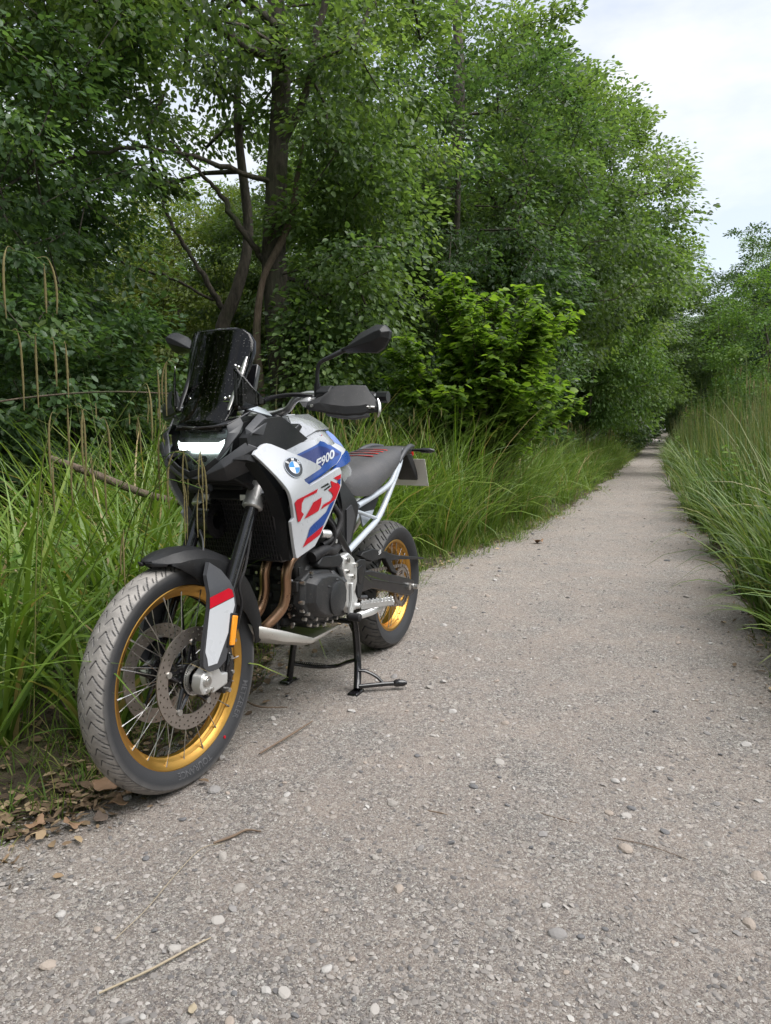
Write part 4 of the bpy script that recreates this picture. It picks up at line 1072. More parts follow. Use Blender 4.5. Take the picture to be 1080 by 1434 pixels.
# ------------------------------------------------------------------ wheels
def tyre_mesh(name, Ro, wt, rs, ws, rb, wb, pitches, per, ntread, depth, slope, gw=.075):
    """Ro crown radius, wt half tread width, (rs, ws) sidewall bulge, (rb, wb) bead."""
    NA = pitches * per
    w = np.linspace(-wt, wt, ntread)
    drop = Ro - (rs + .016)
    rt = Ro - drop * (np.abs(w) / wt) ** 2.2
    left = [(rb, -wb), (rb + .006, -wb - .004), ((rb + rs) / 2, -(wb + ws) / 2 - .003), (rs, -ws)]
    prof_r = np.r_[[p[0] for p in left], rt, [p[0] for p in left[::-1]]]
    prof_w = np.r_[[p[1] for p in left], w, [-p[1] for p in left[::-1]]]
    th = np.linspace(0, 2 * np.pi, NA, endpoint=False)
    T, W = np.meshgrid(th, prof_w, indexing='ij')
    Rr = np.tile(prof_r, (NA, 1))
    a = np.abs(W) / wt
    side = np.sign(W)
    ph = T / (2 * np.pi) * pitches
    off = np.where(a < .34, (.34 - a) * 2.2 * slope, (a - .34) * 1.5 * slope)
    f = (ph + off + .5 * (side > 0)) % 1.0
    g1 = (np.minimum(f, 1 - f) < gw) & (a > .06) & (a < .97)
    f2 = (ph + off * .8 + .5 + .5 * (side > 0)) % 1.0
    g2 = (np.minimum(f2, 1 - f2) < gw * .8) & (a > .62) & (a < .90)
    istread = np.zeros(len(prof_r), bool); istread[4:4 + ntread] = True
    gr = (g1 | g2) & istread[None]
    Rr = Rr - gr * depth
    V = np.stack([Rr * np.cos(T), W, Rr * np.sin(T)], -1)
    n = len(prof_r)
    i, j = np.meshgrid(np.arange(NA), np.arange(n - 1), indexing='ij')
    i2 = (i + 1) % NA
    F = np.stack([i * n + j, i * n + j + 1, i2 * n + j + 1, i2 * n + j], -1).reshape(-1, 4)
    me = mesh_np(name, V.reshape(-1, 3), [F], M_tyre, smooth=True)
    me.set_sharp_from_angle(angle=R(38))
    at = me.attributes.new('tread', 'FLOAT', 'POINT')
    fade = np.clip((1.03 - a) / .12, 0, 1)
    val = (istread[None] * fade * (1 - gr)).astype(np.float32)
    at.data.foreach_set('value', val.ravel())
    return me

def spoke_mesh(a0, w0, r0, a1, w1, r1):
    p = np.array([[r0 * math.cos(a0), w0, r0 * math.sin(a0)], [r1 * math.cos(a1), w1, r1 * math.sin(a1)]])
    d = (p[1] - p[0]) / np.linalg.norm(p[1] - p[0])
    m = MB().tube(p, .0015, 6).tube([p[1] - d * .012, p[1] + d * .004], .003, 6)
    return m.mesh('spoke', M_alu)

def wheel_text(s, mid, r, h, vfun, rot=1):
    V, F = text_tris(s, .01)
    V = V - [(V[:, 0].max() + V[:, 0].min()) / 2, 0]
    k = h / .7
    a = mid + V[:, 0] * k / r * rot
    rr = r + V[:, 1] * k
    P = np.c_[rr * np.cos(a), vfun(rr), rr * np.sin(a)]
    return MB().add(P, F)

def disc_rotor(r0, r1, v, th, rows, na, holes):
    rr = np.array(rows); m = MB()
    a = np.linspace(0, 2 * np.pi, na, endpoint=False)
    def ring(vv): return np.array([[(r * math.cos(t), vv, r * math.sin(t)) for r in rr] for t in a])
    n = len(rr); A, B = ring(v + th / 2).reshape(-1, 3), ring(v - th / 2).reshape(-1, 3)
    off = na * n; F = []
    keep = lambda i, j: not holes(i % na, j)
    for i in range(na):
        for j in range(n - 1):
            if not keep(i, j): continue
            q = [i * n + j, i * n + j + 1, ((i + 1) % na) * n + j + 1, ((i + 1) % na) * n + j]
            F.append(tuple(q)); F.append(tuple(off + k for k in q[::-1]))
            if j == 0 or not keep(i, j - 1): F.append((q[0], q[3], off + q[3], off + q[0]))
            if j == n - 2 or not keep(i, j + 1): F.append((q[2], q[1], off + q[1], off + q[2]))
            if not keep(i - 1, j): F.append((q[1], q[0], off + q[0], off + q[1]))
            if not keep(i + 1, j): F.append((q[3], q[2], off + q[2], off + q[3]))
    return m.add(np.vstack([A, B]), F)

def rim_build(parent, rf, wf, steps):
    prof = [(rf, -wf), (rf + .002, -wf + .004)] + [(r, -w) for r, w in steps[::-1][::-1]]
    half = [(rf + .001, wf), (rf - .004, wf + .0015), (rf - .010, wf - .001)] + steps
    outer = [(rf, wf - .005), (rf - .014, wf - .010)]
    prof = half + [(r, -w) for r, w in half[::-1]] + [(r, -w) for r, w in outer] + outer[::-1]
    return MB().lathe(prof, 128).build('rim', M_gold, parent, smooth=18)

FW = np.array([1.579, 0, .3455])
fwheel = empty('front_wheel', parent=bike); place_steered(fwheel, FW)
link_mesh('tyre', tyre_mesh('tyre', .3475, .049, .312, .0505, .272, .031, 54, 20, 45, .0028, 1.0, .055), fwheel)
rim_build(fwheel, .2795, .0345, [(.262, .029), (.2545, .0235), (.2580, .0212), (.2480, .0160), (.2515, .0138), (.2430, .0085), (.2445, .004)])
sp_v = [spoke_mesh(0, .036, .036, R(21), .024, .262), spoke_mesh(0, .036, .036, R(-21), .030, .262),
        spoke_mesh(0, -.036, .036, R(21), -.024, .262), spoke_mesh(0, -.036, .036, R(-21), -.030, .262)]
for k in range(10):
    for q, me in enumerate(sp_v):
        o = link_mesh('spoke', me, fwheel)
        o.rotation_euler = (0, R(36 * k + (0, 12, 18, 30)[q]), 0)
MB().lathe([(.012, -.055), (.024, -.052), (.040, -.040), (.040, -.032), (.026, -.026), (.026, .026), (.040, .032), (.040, .040), (.024, .052), (.012, .055)], 32).build('hub', M_black, fwheel)
def hole_f(i, j):
    if j == 2: return i % 4 == 0
    if j == 4: return i % 4 == 2
    if j == 6: return i % 4 == 0
    return False
rows = [.108, .115, .119, .1245, .1285, .134, .138, .1465, .1525]
def hole_f2(i, j): return (j, i % 6) in ((1, 0), (3, 2), (5, 4), (6, 1))
for s in (1, -1):
    d = disc_rotor(.108, .1525, .064 * s, .0045, [.108, .114, .1195, .125, .1305, .136, .1415, .147, .1525], 132, hole_f2).build('brake_disc', M_disc, fwheel, smooth=30, fix=False)
    c = MB()
    for k in range(5):
        a = R(72 * k + 20)
        ca, sa = math.cos(a), math.sin(a)
        rot = np.array([[ca, 0, -sa], [0, 1, 0], [sa, 0, ca]])
        for da in (-.20, .20):
            p0 = np.array([.045 * math.cos(a + da * 1.9), .058 * s, .045 * math.sin(a + da * 1.9)]); p1 = np.array([.109 * math.cos(a + da * .18), .063 * s, .109 * math.sin(a + da * .18)])
            c.tube([p0, p1], [.0075, .0055], 8)
    c.lathe([(.028, .052 * s), (.052, .054 * s), (.052, .062 * s), (.028, .064 * s)], 32)
    c.build('disc_carrier', M_gloss, fwheel)
    b = MB()
    for k in range(5):
        a = R(72 * k + 20)
        b.disc((.109 * math.cos(a), 0, .109 * math.sin(a)), .0105, .060 * s, .071 * s, 14)
    b.build('disc_bobbin', M_alu, fwheel)
    disc_rotor(.030, .052, .075 * s, .002, [.030, .040, .0425, .0495, .052], 96, lambda i, j: j == 2 and i % 2 == 0).build('speed_sensor_ring', M_alu, fwheel, smooth=30, fix=False)
vside = lambda rr: np.interp(rr, [.278, .292, .312], [.0362, .0452, .0513]) + .0006
M_letter = simple_mat('moulded_lettering', (.07, .07, .075), .5)
wheel_text('TOURANCE', R(268), .2865, .019, vside, 1).build('sidewall_lettering', M_letter, fwheel, fix=False)
wheel_text('METZELER', R(212), .2865, .019, vside, 1).build('sidewall_lettering', M_letter, fwheel, fix=False)
MB().disc((.296 * math.cos(R(238)), 0, .296 * math.sin(R(238))), .005, .044, .0478, 12).build('balance_mark', M_red, fwheel)

RW = np.array([0, 0, .3185])
rwheel = empty('rear_wheel', parent=bike); rwheel.location = RW
rt_ = tyre_mesh('tyre', .321, .078, .272, .079, .222, .052, 34, 20, 47, .005, .9)
rt_.materials[0] = M_tyre_r
link_mesh('tyre', rt_, rwheel)
rim_build(rwheel, .2275, .056, [(.212, .050), (.207, .040), (.208, .037), (.201, .029), (.202, .026), (.195, .015), (.194, .006)])
sp_r = [spoke_mesh(0, .050, .05, R(24), .040, .212), spoke_mesh(0, .050, .05, R(-24), .046, .212),
        spoke_mesh(0, -.050, .05, R(24), -.040, .212), spoke_mesh(0, -.050, .05, R(-24), -.046, .212)]
for k in range(10):
    for q, me in enumerate(sp_r):
        o = link_mesh('spoke', me, rwheel); o.rotation_euler = (0, R(36 * k + (4, 16, 22, 34)[q]), 0)
MB().lathe([(.012, -.08), (.05, -.076), (.056, -.045), (.036, -.04), (.036, .04), (.056, .045), (.05, .076), (.012, .08)], 32).build('hub', M_black, rwheel)
sprk = disc_rotor(.04, .100, .093, .006, [.04, .058, .078, .092, .100], 84, lambda i, j: (j == 1 and i % 14 < 9) or (j == 3 and i % 2 == 0)).build('sprocket', M_disc, rwheel, smooth=30, fix=False)
disc_rotor(.09, .132, -.088, .005, [.09, .10, .107, .115, .122, .132], 96, lambda i, j: (j, i % 6) in ((1, 0), (3, 3))).build('brake_disc', M_disc, rwheel, smooth=30, fix=False)

# ------------------------------------------------------------------ fork
def fork_pt(z, v, du=0.0): return np.array([1.577 - .553 * (z - .34) + du, v, z])
for s in (1, -1):
    v = .105 * s
    m = MB().tube([fork_pt(.37, v), fork_pt(.50, v), fork_pt(.505, v), fork_pt(.60, v), fork_pt(.605, v), fork_pt(.86, v)], [.021, .021, .021, .0225, .0225, .0225], 28)
    m.move(steer); leg = m.build('fork_leg', M_gloss, bike)
    m = MB().tube([fork_pt(.832, v), fork_pt(.836, v), fork_pt(.848, v), fork_pt(.852, v), fork_pt(.905, v), fork_pt(.91, v)], [.029, .0345, .0345, .032, .032, .029], 28)
    m.box(fork_pt(.868, v * .72, .014), (.03, .022, .02)); m.move(steer); m.build('fork_clamp', M_silver, leg, bevel=.0015)
    m = MB().tube([fork_pt(.90, v), fork_pt(1.125, v)], .0275, 24); m.move(steer); m.build('upper_tube', M_black, leg)
    # axle lug
    lug = [(1.548, .392), (1.562, .312), (1.578, .300), (1.603, .305), (1.612, .332), (1.604, .362), (1.570, .380), (1.562, .402)]
    m = MB().prism(lug, .083 * s, .122 * s); m.move(steer); m.build('axle_lug', M_silver, leg, bevel=.005)
    m = MB().prism([(1.535, .40), (1.50, .34), (1.47, .335), (1.475, .30), (1.545, .29), (1.575, .33)], .090 * s, .112 * s); m.move(steer); m.build('caliper_lug', M_silver, leg, bevel=.005)
    m = MB().disc((1.584, 0, .342), .017, .120 * s, .128 * s, 20).disc((1.584, 0, .342), .009, .127 * s, .1295 * s, 12)
    for du in (-.010, .012): m.disc((1.572 + du, 0, .312), .006, .120 * s, .1265 * s, 10)
    m.move(steer); m.build('axle_nut', M_alu, leg)
    # caliper
    m = MB().prism([(1.462, .425), (1.430, .41), (1.418, .34), (1.440, .275), (1.476, .262), (1.492, .30), (1.482, .36), (1.492, .41)], .045 * s, .098 * s)
    m.prism([(1.452, .40), (1.432, .385), (1.430, .315), (1.455, .29), (1.470, .33)], .095 * s, .108 * s, .85)
    m.move(steer); cal = m.build('brake_caliper', M_gloss, bike, bevel=.006)
    m = MB()
    for (bu, bz, br) in ((1.472, .412, .008), (1.466, .276, .008), (1.447, .375, .0065), (1.444, .328, .0065), (1.425, .425, .006)):
        m.disc((bu, 0, bz), br, .094 * s, .112 * s, 12)
    m.move(steer); m.build('bolt', M_alu, cal)
    m = MB().tube(smooth_path([(1.43, .098 * s, .42), (1.415, .112 * s, .47), (1.405, .125 * s, .54), (1.42, .13 * s, .60), (1.39, .135 * s, .66), (1.33, .12 * s, .78), (1.26, .08 * s, .89)]), .0042, 8)
    m.move(steer); m.build('brake_hose', M_rubber, bike)
m = MB()
lc = [(-.105, 0), (-.07, .012), (0, .02), (.07, .012), (.105, 0)]
m.loft([[(fork_pt(z, 0, du)[0], v, z) for z, du in ((.862, bu - .02), (.862, bu + .012), (.897, bu + .012), (.897, bu - .02))] for v, bu in lc]); m.move(steer)
m.build('lower_triple_clamp', M_black, bike, bevel=.003)
m = MB().loft([[(fork_pt(z, 0, du)[0], v, z) for z, du in ((.895, .025), (.895, .062), (.925, .062), (.925, .025))] for v in (-.085, .085)]); m.move(steer)
m.build('fork_bridge', M_plastic, bike, bevel=.004)
m = MB().box((1.135, 0, 1.112), (.075, .235, .028)); m.move(steer); m.build('upper_triple_clamp', M_black, bike, bevel=.006)
m = MB().tube([(1.45, .06, .93 - .02), (1.455, .03, .905), (1.45, -.03, .905)], .012, 10); m.move(steer); m.build('cable_guide', M_plastic, bike)
m = MB().tube(smooth_path([(1.50, .06, .70), (1.475, .04, .745), (1.44, .0, .77), (1.40, -.03, .765), (1.36, -.05, .73)]), .003, 6); m.move(steer); m.build('sensor_wire', M_gplastic, bike)

# front fender: swept section
fsec = []
for ph, W in ((73.5, .006), (75, .030), (79, .052), (85, .066), (92, .075), (100, .080), (110, .084), (120, .086), (130, .086), (140, .085), (152, .080), (164, .074), (172, .068), (177, .060)):
    Rf = .384 + np.interp(ph, [73, 90, 120, 177], [-.002, .004, .010, .0])
    skirt = np.interp(ph, [73.5, 80, 87, 92, 97, 104, 122, 150, 177], [.006, .025, .058, .078, .10, .125, .14, .10, .06])
    row = []
    for w, dr in ((-1, -skirt), (-1.0, -.030), (-.66, -.004), (-.30, .003), (0, .006), (.30, .003), (.66, -.004), (1.0, -.030), (1, -skirt)):
        r = Rf + (dr if ph > 80 else dr * (ph - 70) / 10)
        row.append((FW[0] + r * math.cos(R(ph)), w * W, FW[2] + r * math.sin(R(ph))))
    fsec.append(row)
m = MB().grid(np.array(fsec)); m.move(steer)
fender = m.build('front_fender', M_plastic, bike, smooth=24)
md = fender.modifiers.new('solid', 'SOLIDIFY'); md.thickness = .004; md.offset = -1
for s in (1, -1):
    gv = lambda p: np.interp(np.atleast_2d(p)[:, 1], [.38, .60, .69], [.131, .129, .100])
    outline = [(u + .010, z) for u, z in [(1.592, .437), (1.556, .555), (1.550, .600), (1.540, .655), (1.512, .690), (1.470, .660), (1.445, .622), (1.432, .575), (1.428, .540), (1.462, .455), (1.492, .385), (1.530, .368), (1.578, .372), (1.596, .395)]]
    m = side_sheet(outline, gv, 0, .014, .03)
    if s < 0: m = m.mirror()
    m.move(steer); fg = m.build('fork_guard', M_gplastic, bike, smooth=25)
    m = side_sheet([(u + .010, z) for u, z in [(1.586, .435), (1.558, .55), (1.555, .557), (1.440, .570), (1.438, .545), (1.474, .47), (1.535, .387), (1.577, .390), (1.5785, .412)]], gv, .0015, 0, .03)
    if s < 0: m = m.mirror()
    m.move(steer); m.build('white_graphic', M_white, fg)
    m = side_sheet([(u + .010, z) for u, z in [(1.555, .559), (1.552, .592), (1.462, .603), (1.447, .594), (1.4405, .572)]], gv, .0016, 0, .03)
    if s < 0: m = m.mirror()
    m.move(steer); m.build('red_graphic', M_red, fg)
    tilt = [[math.cos(.25), 0, -math.sin(.25)], [0, 1, 0], [math.sin(.25), 0, math.cos(.25)]]
    rb = MB().box((1.468, .1375 * s, .470), (.024, .008, .092), tilt); rb.move(steer)
    base = MB().box((1.468, .128 * s, .470), (.034, .014, .106), tilt); base.move(steer)
    bo = base.build('reflector_base', M_plastic, bike, bevel=.003)
    rb.build('reflector', M_amber, bo, bevel=.003)

# ------------------------------------------------------------------ handlebar and controls
for s in (1, -1):
    hb = smooth_path([(1.125, 0, 1.136), (1.122, .04 * s, 1.138), (1.118, .085 * s, 1.141), (1.112, .13 * s, 1.157), (1.118, .165 * s, 1.187), (1.120, .205 * s, 1.200), (1.115, .25 * s, 1.201), (1.085, .40 * s, 1.189), (1.075, .455 * s, 1.184)])
    m = MB().tube(hb, [.0155] * 12 + [.0145] * 8 + [.0125] * 40, 18); m.move(steer)
    bar = m.build('handlebar', M_alu, bike)
    gp = [hb[int(len(hb) * .74)], hb[-2]]
    rr = []; pp = []
    for t in np.linspace(0, 1, 30):
        pp.append(np.array(gp[0]) * (1 - t) + np.array(gp[1]) * t); rr.append(.0175 + .0012 * (int(t * 30) % 2))
    m = MB().tube(pp, rr, 16); m.move(steer); m.build('grip', M_rubber, bike)
    m = MB().tube([hb[-2] + np.array([0, .006 * s, 0]), hb[-2] + np.array([-.002, .01 * s, 0]), hb[-2] + np.array([-.004, .048 * s, -.001])], [.014, .019, .019], 8); m.move(steer); m.build('bar_end_weight', M_black, bike, smooth=20)
    m = MB().prism([(1.135, 1.165), (1.15, 1.205), (1.125, 1.228), (1.09, 1.225), (1.08, 1.185), (1.10, 1.16)], .262 * s, .315 * s); m.move(steer); m.build('switch_block', M_plastic, bike, bevel=.005)
    # lever and its perch
    m = MB().prism([(1.14, 1.185), (1.175, 1.19), (1.19, 1.175), (1.165, 1.158), (1.135, 1.165)], .225 * s, .262 * s); m.move(steer); m.build('lever_perch', M_silver, bike, bevel=.004)
    m = MB().tube(smooth_path([(1.185, .235 * s, 1.176), (1.178, .30 * s, 1.172), (1.16, .40 * s, 1.158), (1.132, .475 * s, 1.15)]), [.009, .007, .0065, .008], 10, flat=.6); m.move(steer); m.build('brake_lever' if s < 0 else 'clutch_lever', M_alu, bike)
    m = MB().tube(smooth_path([(1.115, .478 * s, 1.178), (1.12, .486 * s, 1.160), (1.128, .490 * s, 1.135), (1.128, .484 * s, 1.118)]), [.003, .006, .005, .003], 10, flat=.5); m.move(steer); m.build('guard_end', M_alu, bike)
    # hand guard
    secs = [(.285, 1.242, 1.146, 1.170, .010), (.30, 1.240, 1.143, 1.178, .014), (.325, 1.228, 1.138, 1.190, .022), (.36, 1.212, 1.130, 1.222, .034), (.40, 1.190, 1.124, 1.224, .036), (.44, 1.162, 1.126, 1.222, .036), (.452, 1.150, 1.130, 1.200, .028), (.475, 1.128, 1.134, 1.170, .014), (.483, 1.120, 1.137, 1.162, .010)]
    S = []
    for v, u, z0, z1, d in secs:
        zm = z0 + .030 if z1 - z0 > .045 else (z0 + z1) / 2
        S.append([(u - .004, v * s, z0), (u, v * s, z0 + .006), (u, v * s, zm), (u - d, v * s, z1), (u - d - .008, v * s, z1 - .002), (u - .014, v * s, zm - .006), (u - .014, v * s, z0)])
    m = MB().loft(S); m.move(steer); hgd = m.build('hand_guard', M_plastic, bike, smooth=20, bevel=.002)
    m = MB()
    for (v, u, z) in ((.305, 1.240, 1.158), (.462, 1.142, 1.150)):
        m.tube([(u - .003, v * s, z), (u + .003, v * s, z)], .0052, 12)
    m.move(steer); m.build('bolt', M_alu, hgd)
    m = MB().loft([[(u - .02, v * s, z0 - .012), (u - .004, v * s, z0 - .008), (u - .004, v * s, z0 + .012), (u - .02, v * s, z0 + .012)] for v, u, z0 in ((.34, 1.219, 1.136), (.38, 1.20, 1.126), (.42, 1.176, 1.122), (.455, 1.148, 1.13))])
    m.move(steer); m.build('lower_flap', M_gplastic, hgd, bevel=.003)
    # mirror
    dv, dz = (0, 0) if s > 0 else (-.006, .032)
    out = [(.334, 1.343), (.346, 1.352), (.404, 1.397), (.462, 1.417), (.490, 1.414), (.509, 1.392), (.504, 1.369), (.484, 1.341), (.458, 1.327), (.388, 1.334), (.345, 1.334)]
    if s < 0: out = [(.42 + (a_ - .42) * .80, 1.37 + (b_ - 1.37) * .86) for a_, b_ in out]
    ridge = [(.342, 1.344), (.365, 1.352), (.420, 1.374), (.465, 1.391), (.486, 1.396), (.492, 1.387), (.486, 1.374), (.470, 1.366), (.448, 1.360), (.392, 1.348), (.350, 1.340)]
    if s < 0: ridge = [(.42 + (a_ - .42) * .80, 1.37 + (b_ - 1.37) * .86) for a_, b_ in ridge]
    P0 = [(1.062, (v + dv) * s, z + dz) for v, z in out]; P1 = [(1.080, (v + dv) * s, z + dz) for v, z in out]; P2 = [(1.108, (v + dv) * s, z + dz) for v, z in ridge]
    m = MB().loft([P0, P1, P2]); m.move(steer); mir = m.build('mirror', M_plastic, bike, smooth=22, bevel=.002)
    m = MB().add([(1.0605, c[1] * .995 + .002 * s, c[2]) for c in P0], [tuple(range(len(P0)))]); m.move(steer); m.build('mirror_glass', M_chrome, mir, smooth=0)
    st = smooth_path([(1.13, .261 * s, 1.195), (1.13, .262 * s, 1.235), (1.13, .264 * s, 1.272), (1.128, .273 * s, 1.302), (1.115, .310 * s, 1.322 + dz * .6), (1.09, .352 * s, 1.345 + dz)])
    m = MB().tube(st, [.0085, .0075, .0065, .0065, .0075, .009], 12).tube([(1.13, .261 * s, 1.19), (1.13, .262 * s, 1.235)], .0115, 12); m.move(steer); m.build('mirror_stalk', M_black, mir)
m = MB()
for off, zz in ((0, 0), (.012, .006), (-.014, .004)):
    m.tube(smooth_path([(1.16, .26, 1.19 + zz), (1.20, .20 + off, 1.195 + zz), (1.225, .13 + off, 1.185 + zz), (1.245, .07, 1.15 + zz), (1.25, .03, 1.10)]), .0042, 8)
    m.tube(smooth_path([(1.16, -.26, 1.19 + zz), (1.20, -.20 + off, 1.195 + zz), (1.225, -.13 + off, 1.185 + zz), (1.245, -.07, 1.15 + zz), (1.25, -.03, 1.10)]), .0042, 8)
m.move(steer); m.build('control_cable', M_rubber, bike)

# ------------------------------------------------------------------ headlight and cowl
lens_hw = lambda z: np.interp(z, [.958, .968, .985, 1.012, 1.057, 1.085, 1.100], [.014, .034, .058, .084, .104, .120, .118])
lens_u = lambda v, z: 1.485 - .25 * (z - .965) - 3.5 * v * v
def lens_patch(z0, z1, nz, off, k=1.0, vx0=-1, vx1=1, sag=.010):
    rowsL = []
    for z in np.linspace(z0, z1, nz):
        h = lens_hw(z) * k
        row = []
        for t in np.linspace(vx0, vx1, 25):
            v = h * t; zz = z - (sag * (1 - t * t) if z > 1.06 else 0) * np.clip((z - 1.06) / .04, 0, 1)
            row.append((lens_u(v, z) + off, v, zz))
        rowsL.append(row)
    return np.array(rowsL)
M_bowl = simple_mat('headlight_bowl', (.20, .215, .21), .22, metal=.8, rvar=.1)
hl = MB().grid(lens_patch(.958, 1.100, 16, -.034, .97)).build('headlight', M_bowl, bike)
MB().grid(lens_patch(.958, 1.100, 16, .0)).build('lens', M_lens, hl)
bar_rows = []
for t in np.linspace(-1, 1, 41):
    v = .088 * t
    up = (.016 if t > 0 else .012) * max(0, (abs(t) - .80) / .20) ** 1.2
    zc = 1.038 + up
    hh = .0115 * (1 - .55 * max(0, (abs(t) - .8) / .2))
    bar_rows.append([(lens_u(v, zc - hh) - .006, v, zc - hh), (lens_u(v, zc + hh) - .006, v, zc + hh)])
MB().grid(np.array(bar_rows)).build('daytime_light_bar', M_led, hl, smooth=0)
m = MB()
for (v, z, r) in ((-.03, 1.000, .014), (0, .992, .015), (.03, 1.0, .014), (.078, 1.082, .010)):
    c = np.array([lens_u(v, z) - .018, v, z])
    m.tube([c, c + [.004, 0, 0], c + [.006, 0, 0]], [r * .75, r * .7, r * .4], 16)
m.build('reflector_cup', M_gloss, hl)
MB().grid(lens_patch(1.066, 1.092, 4, -.012, .86)).build('upper_reflector', M_bowl, hl)
m = MB().loft([[(1.405, .088, .985), (1.405, .100, 1.05), (1.385, .105, 1.11), (1.385, -.105, 1.11), (1.405, -.100, 1.05), (1.405, -.088, .985), (1.43, 0, .955)],
               [(1.30, .125, .96), (1.29, .13, 1.05), (1.27, .12, 1.135), (1.27, -.12, 1.135), (1.29, -.13, 1.05), (1.30, -.125, .96), (1.32, 0, .94)]])
m.build('headlight_housing', M_plastic, bike, bevel=.004)

def shell(name, pts, faces, mat, th=.006, parent=None, both=True, smooth=20, bevel=.0015):
    res = []
    for s in ((1, -1) if both else (1,)):
        V = np.array(pts, float).copy(); V[:, 1] *= s
        o = MB().add(V, [f if s > 0 else f[::-1] for f in faces]).build(name, mat, parent or bike, smooth=smooth)
        md = o.modifiers.new('solid', 'SOLIDIFY'); md.thickness = th; md.offset = -1
        if bevel:
            b = o.modifiers.new('bev', 'BEVEL'); b.width = bevel; b.segments = 2; b.limit_method = 'ANGLE'; b.angle_limit = R(30)
        res.append(o)
    return res
# rim of grey plastic round the lens
pts = [(1.444, .1085, 1.103), (1.402, .130, 1.128), (1.396, .137, 1.110), (1.424, .141, 1.082), (1.450, .116, 1.080), (1.465, .116, 1.027), (1.456, .106, 1.045), (1.472, .089, 1.008), (1.478, .095, .998)]
shell('lens_surround', pts, [(0, 1, 2, 4), (2, 3, 4), (4, 3, 5, 6), (6, 5, 8, 7)], M_gplastic)
pts = [(1.408, .150, 1.095), (1.318, .140, 1.142), (1.300, .172, 1.122), (1.402, .176, 1.080), (1.416, .158, 1.058), (1.25, .165, 1.06), (1.27, .13, 1.135)]
shell('side_cowl', pts, [(0, 1, 2, 3), (0, 3, 4), (3, 2, 5), (1, 6, 2)], M_gplastic, .007)
pts = [(1.490, .0, .941), (1.478, .055, .962), (1.474, .100, .996), (1.424, .160, 1.051), (1.406, .190, 1.036), (1.468, .112, .976), (1.489, .022, .938), (1.30, .165, .985), (1.42, .09, .93)]
shell('beak_panel', pts, [(0, 1, 6), (1, 2, 5, 6), (2, 3, 4, 5), (4, 7, 8, 5), (6, 5, 8)], M_gplastic, .007)
pts = [(1.494, 0, .962), (1.484, .048, .976), (1.478, .055, .960), (1.492, 0, .941), (1.480, .090, 1.006), (1.475, .098, .996)]
shell('beak_tip', pts, [(0, 1, 2, 3), (1, 4, 5, 2)], M_plastic, .006)
pts = [(1.468, 0, 1.096), (1.450, .060, 1.101), (1.436, .105, 1.108), (1.396, .128, 1.131), (1.345, .10, 1.135), (1.36, .0, 1.125), (1.33, .13, 1.155), (1.31, .09, 1.165)]
shell('upper_cowl', pts, [(0, 1, 4, 5), (1, 2, 3, 4), (3, 6, 7, 4)], M_gloss, .006)
MB().prism([(1.40, .935), (1.32, .905), (1.24, .93), (1.22, 1.05), (1.28, 1.10), (1.38, 1.0)], -.10, .10).build('cowl_underside', M_plastic, bike, bevel=.006)
pts = [(1.38, .12, 1.16), (1.33, .10, 1.178), (1.22, .105, 1.158), (1.235, .14, 1.135), (1.31, .14, 1.145)]
shell('cowl_wing', pts, [(0, 1, 2, 3, 4)], M_frame, .006)

# windscreen
zc = [1.088, 1.12, 1.16, 1.20, 1.25, 1.30, 1.335, 1.37, 1.395, 1.410, 1.416]
uc = [1.462, 1.440, 1.414, 1.394, 1.371, 1.349, 1.335, 1.321, 1.311, 1.305, 1.302]
hw = [.085, .092, .100, .104, .108, .112, .114, .110, .096, .074, .048]
hwr = [.080, .082, .086, .094, .108, .126, .138, .146, .146, .140, .128]
rowsS = []
for z, u, h, h2 in zip(zc, uc, hw, hwr):
    vv = [h * t if t > 0 else h2 * t for t in np.linspace(-1, 1, 25)]
    rowsS.append([(u - (2.6 if v > 0 else 1.3) * v * v - (20 if v > 0 else 3) * max(0, abs(v) - .085) ** 2, v, z - (.03 if v < 0 else 0) * max(0, abs(v) - .10)) for v in vv])
scr = MB().grid(np.array(rowsS)).build('windscreen', M_screen, bike, smooth=60)
md = scr.modifiers.new('solid', 'SOLIDIFY'); md.thickness = .0035; md.offset = -1
for s in (1, -1):
    wing = [[(1.408 - .0 - i * .022, (.112 + i * .024) * s, z0 + (z1 - z0) * t) for t in np.linspace(0, 1, 8)] for i, (z0, z1) in enumerate(((1.145, 1.290), (1.150, 1.255), (1.160, 1.215), (1.172, 1.182)))]
    wo = MB().grid(np.array(wing)).build('wind_deflector', M_screen, scr, smooth=60)
    md = wo.modifiers.new('solid', 'SOLIDIFY'); md.thickness = .003
    m = MB().tube(smooth_path([(1.318, .100 * s, 1.320), (1.335, .099 * s, 1.29), (1.362, .098 * s, 1.24), (1.395, .096 * s, 1.185), (1.415, .094 * s, 1.150)]), [.004, .007, .008, .007, .005], 10, flat=.45)
    m.build('screen_bracket', M_alu if s > 0 else M_black, scr)  # highlight along the left bracket's edge put into its silver colour
    m = MB()
    for z, v in ((1.285, .083), (1.290, .072), (1.190, .078), (1.186, .066)):
        u = np.interp(z, zc, uc) - 2.6 * v * v
        m.tube([(u - .004, v * s, z), (u + .003, v * s, z + .0015), (u + .0055, v * s, z + .002)], [.0055, .0055, .003], 12)
    m.build('bolt', M_chrome, scr)
MB().loft([[(1.36, -.085, 1.13), (1.36, .085, 1.13), (1.35, .085, 1.15), (1.35, -.085, 1.15)], [(1.300, -.080, 1.29), (1.300, .080, 1.29), (1.288, .080, 1.30), (1.288, -.080, 1.30)], [(1.285, -.070, 1.335), (1.285, .070, 1.335), (1.277, .070, 1.338), (1.277, -.070, 1.338)]]).build('screen_carrier', M_black, bike, bevel=.003)
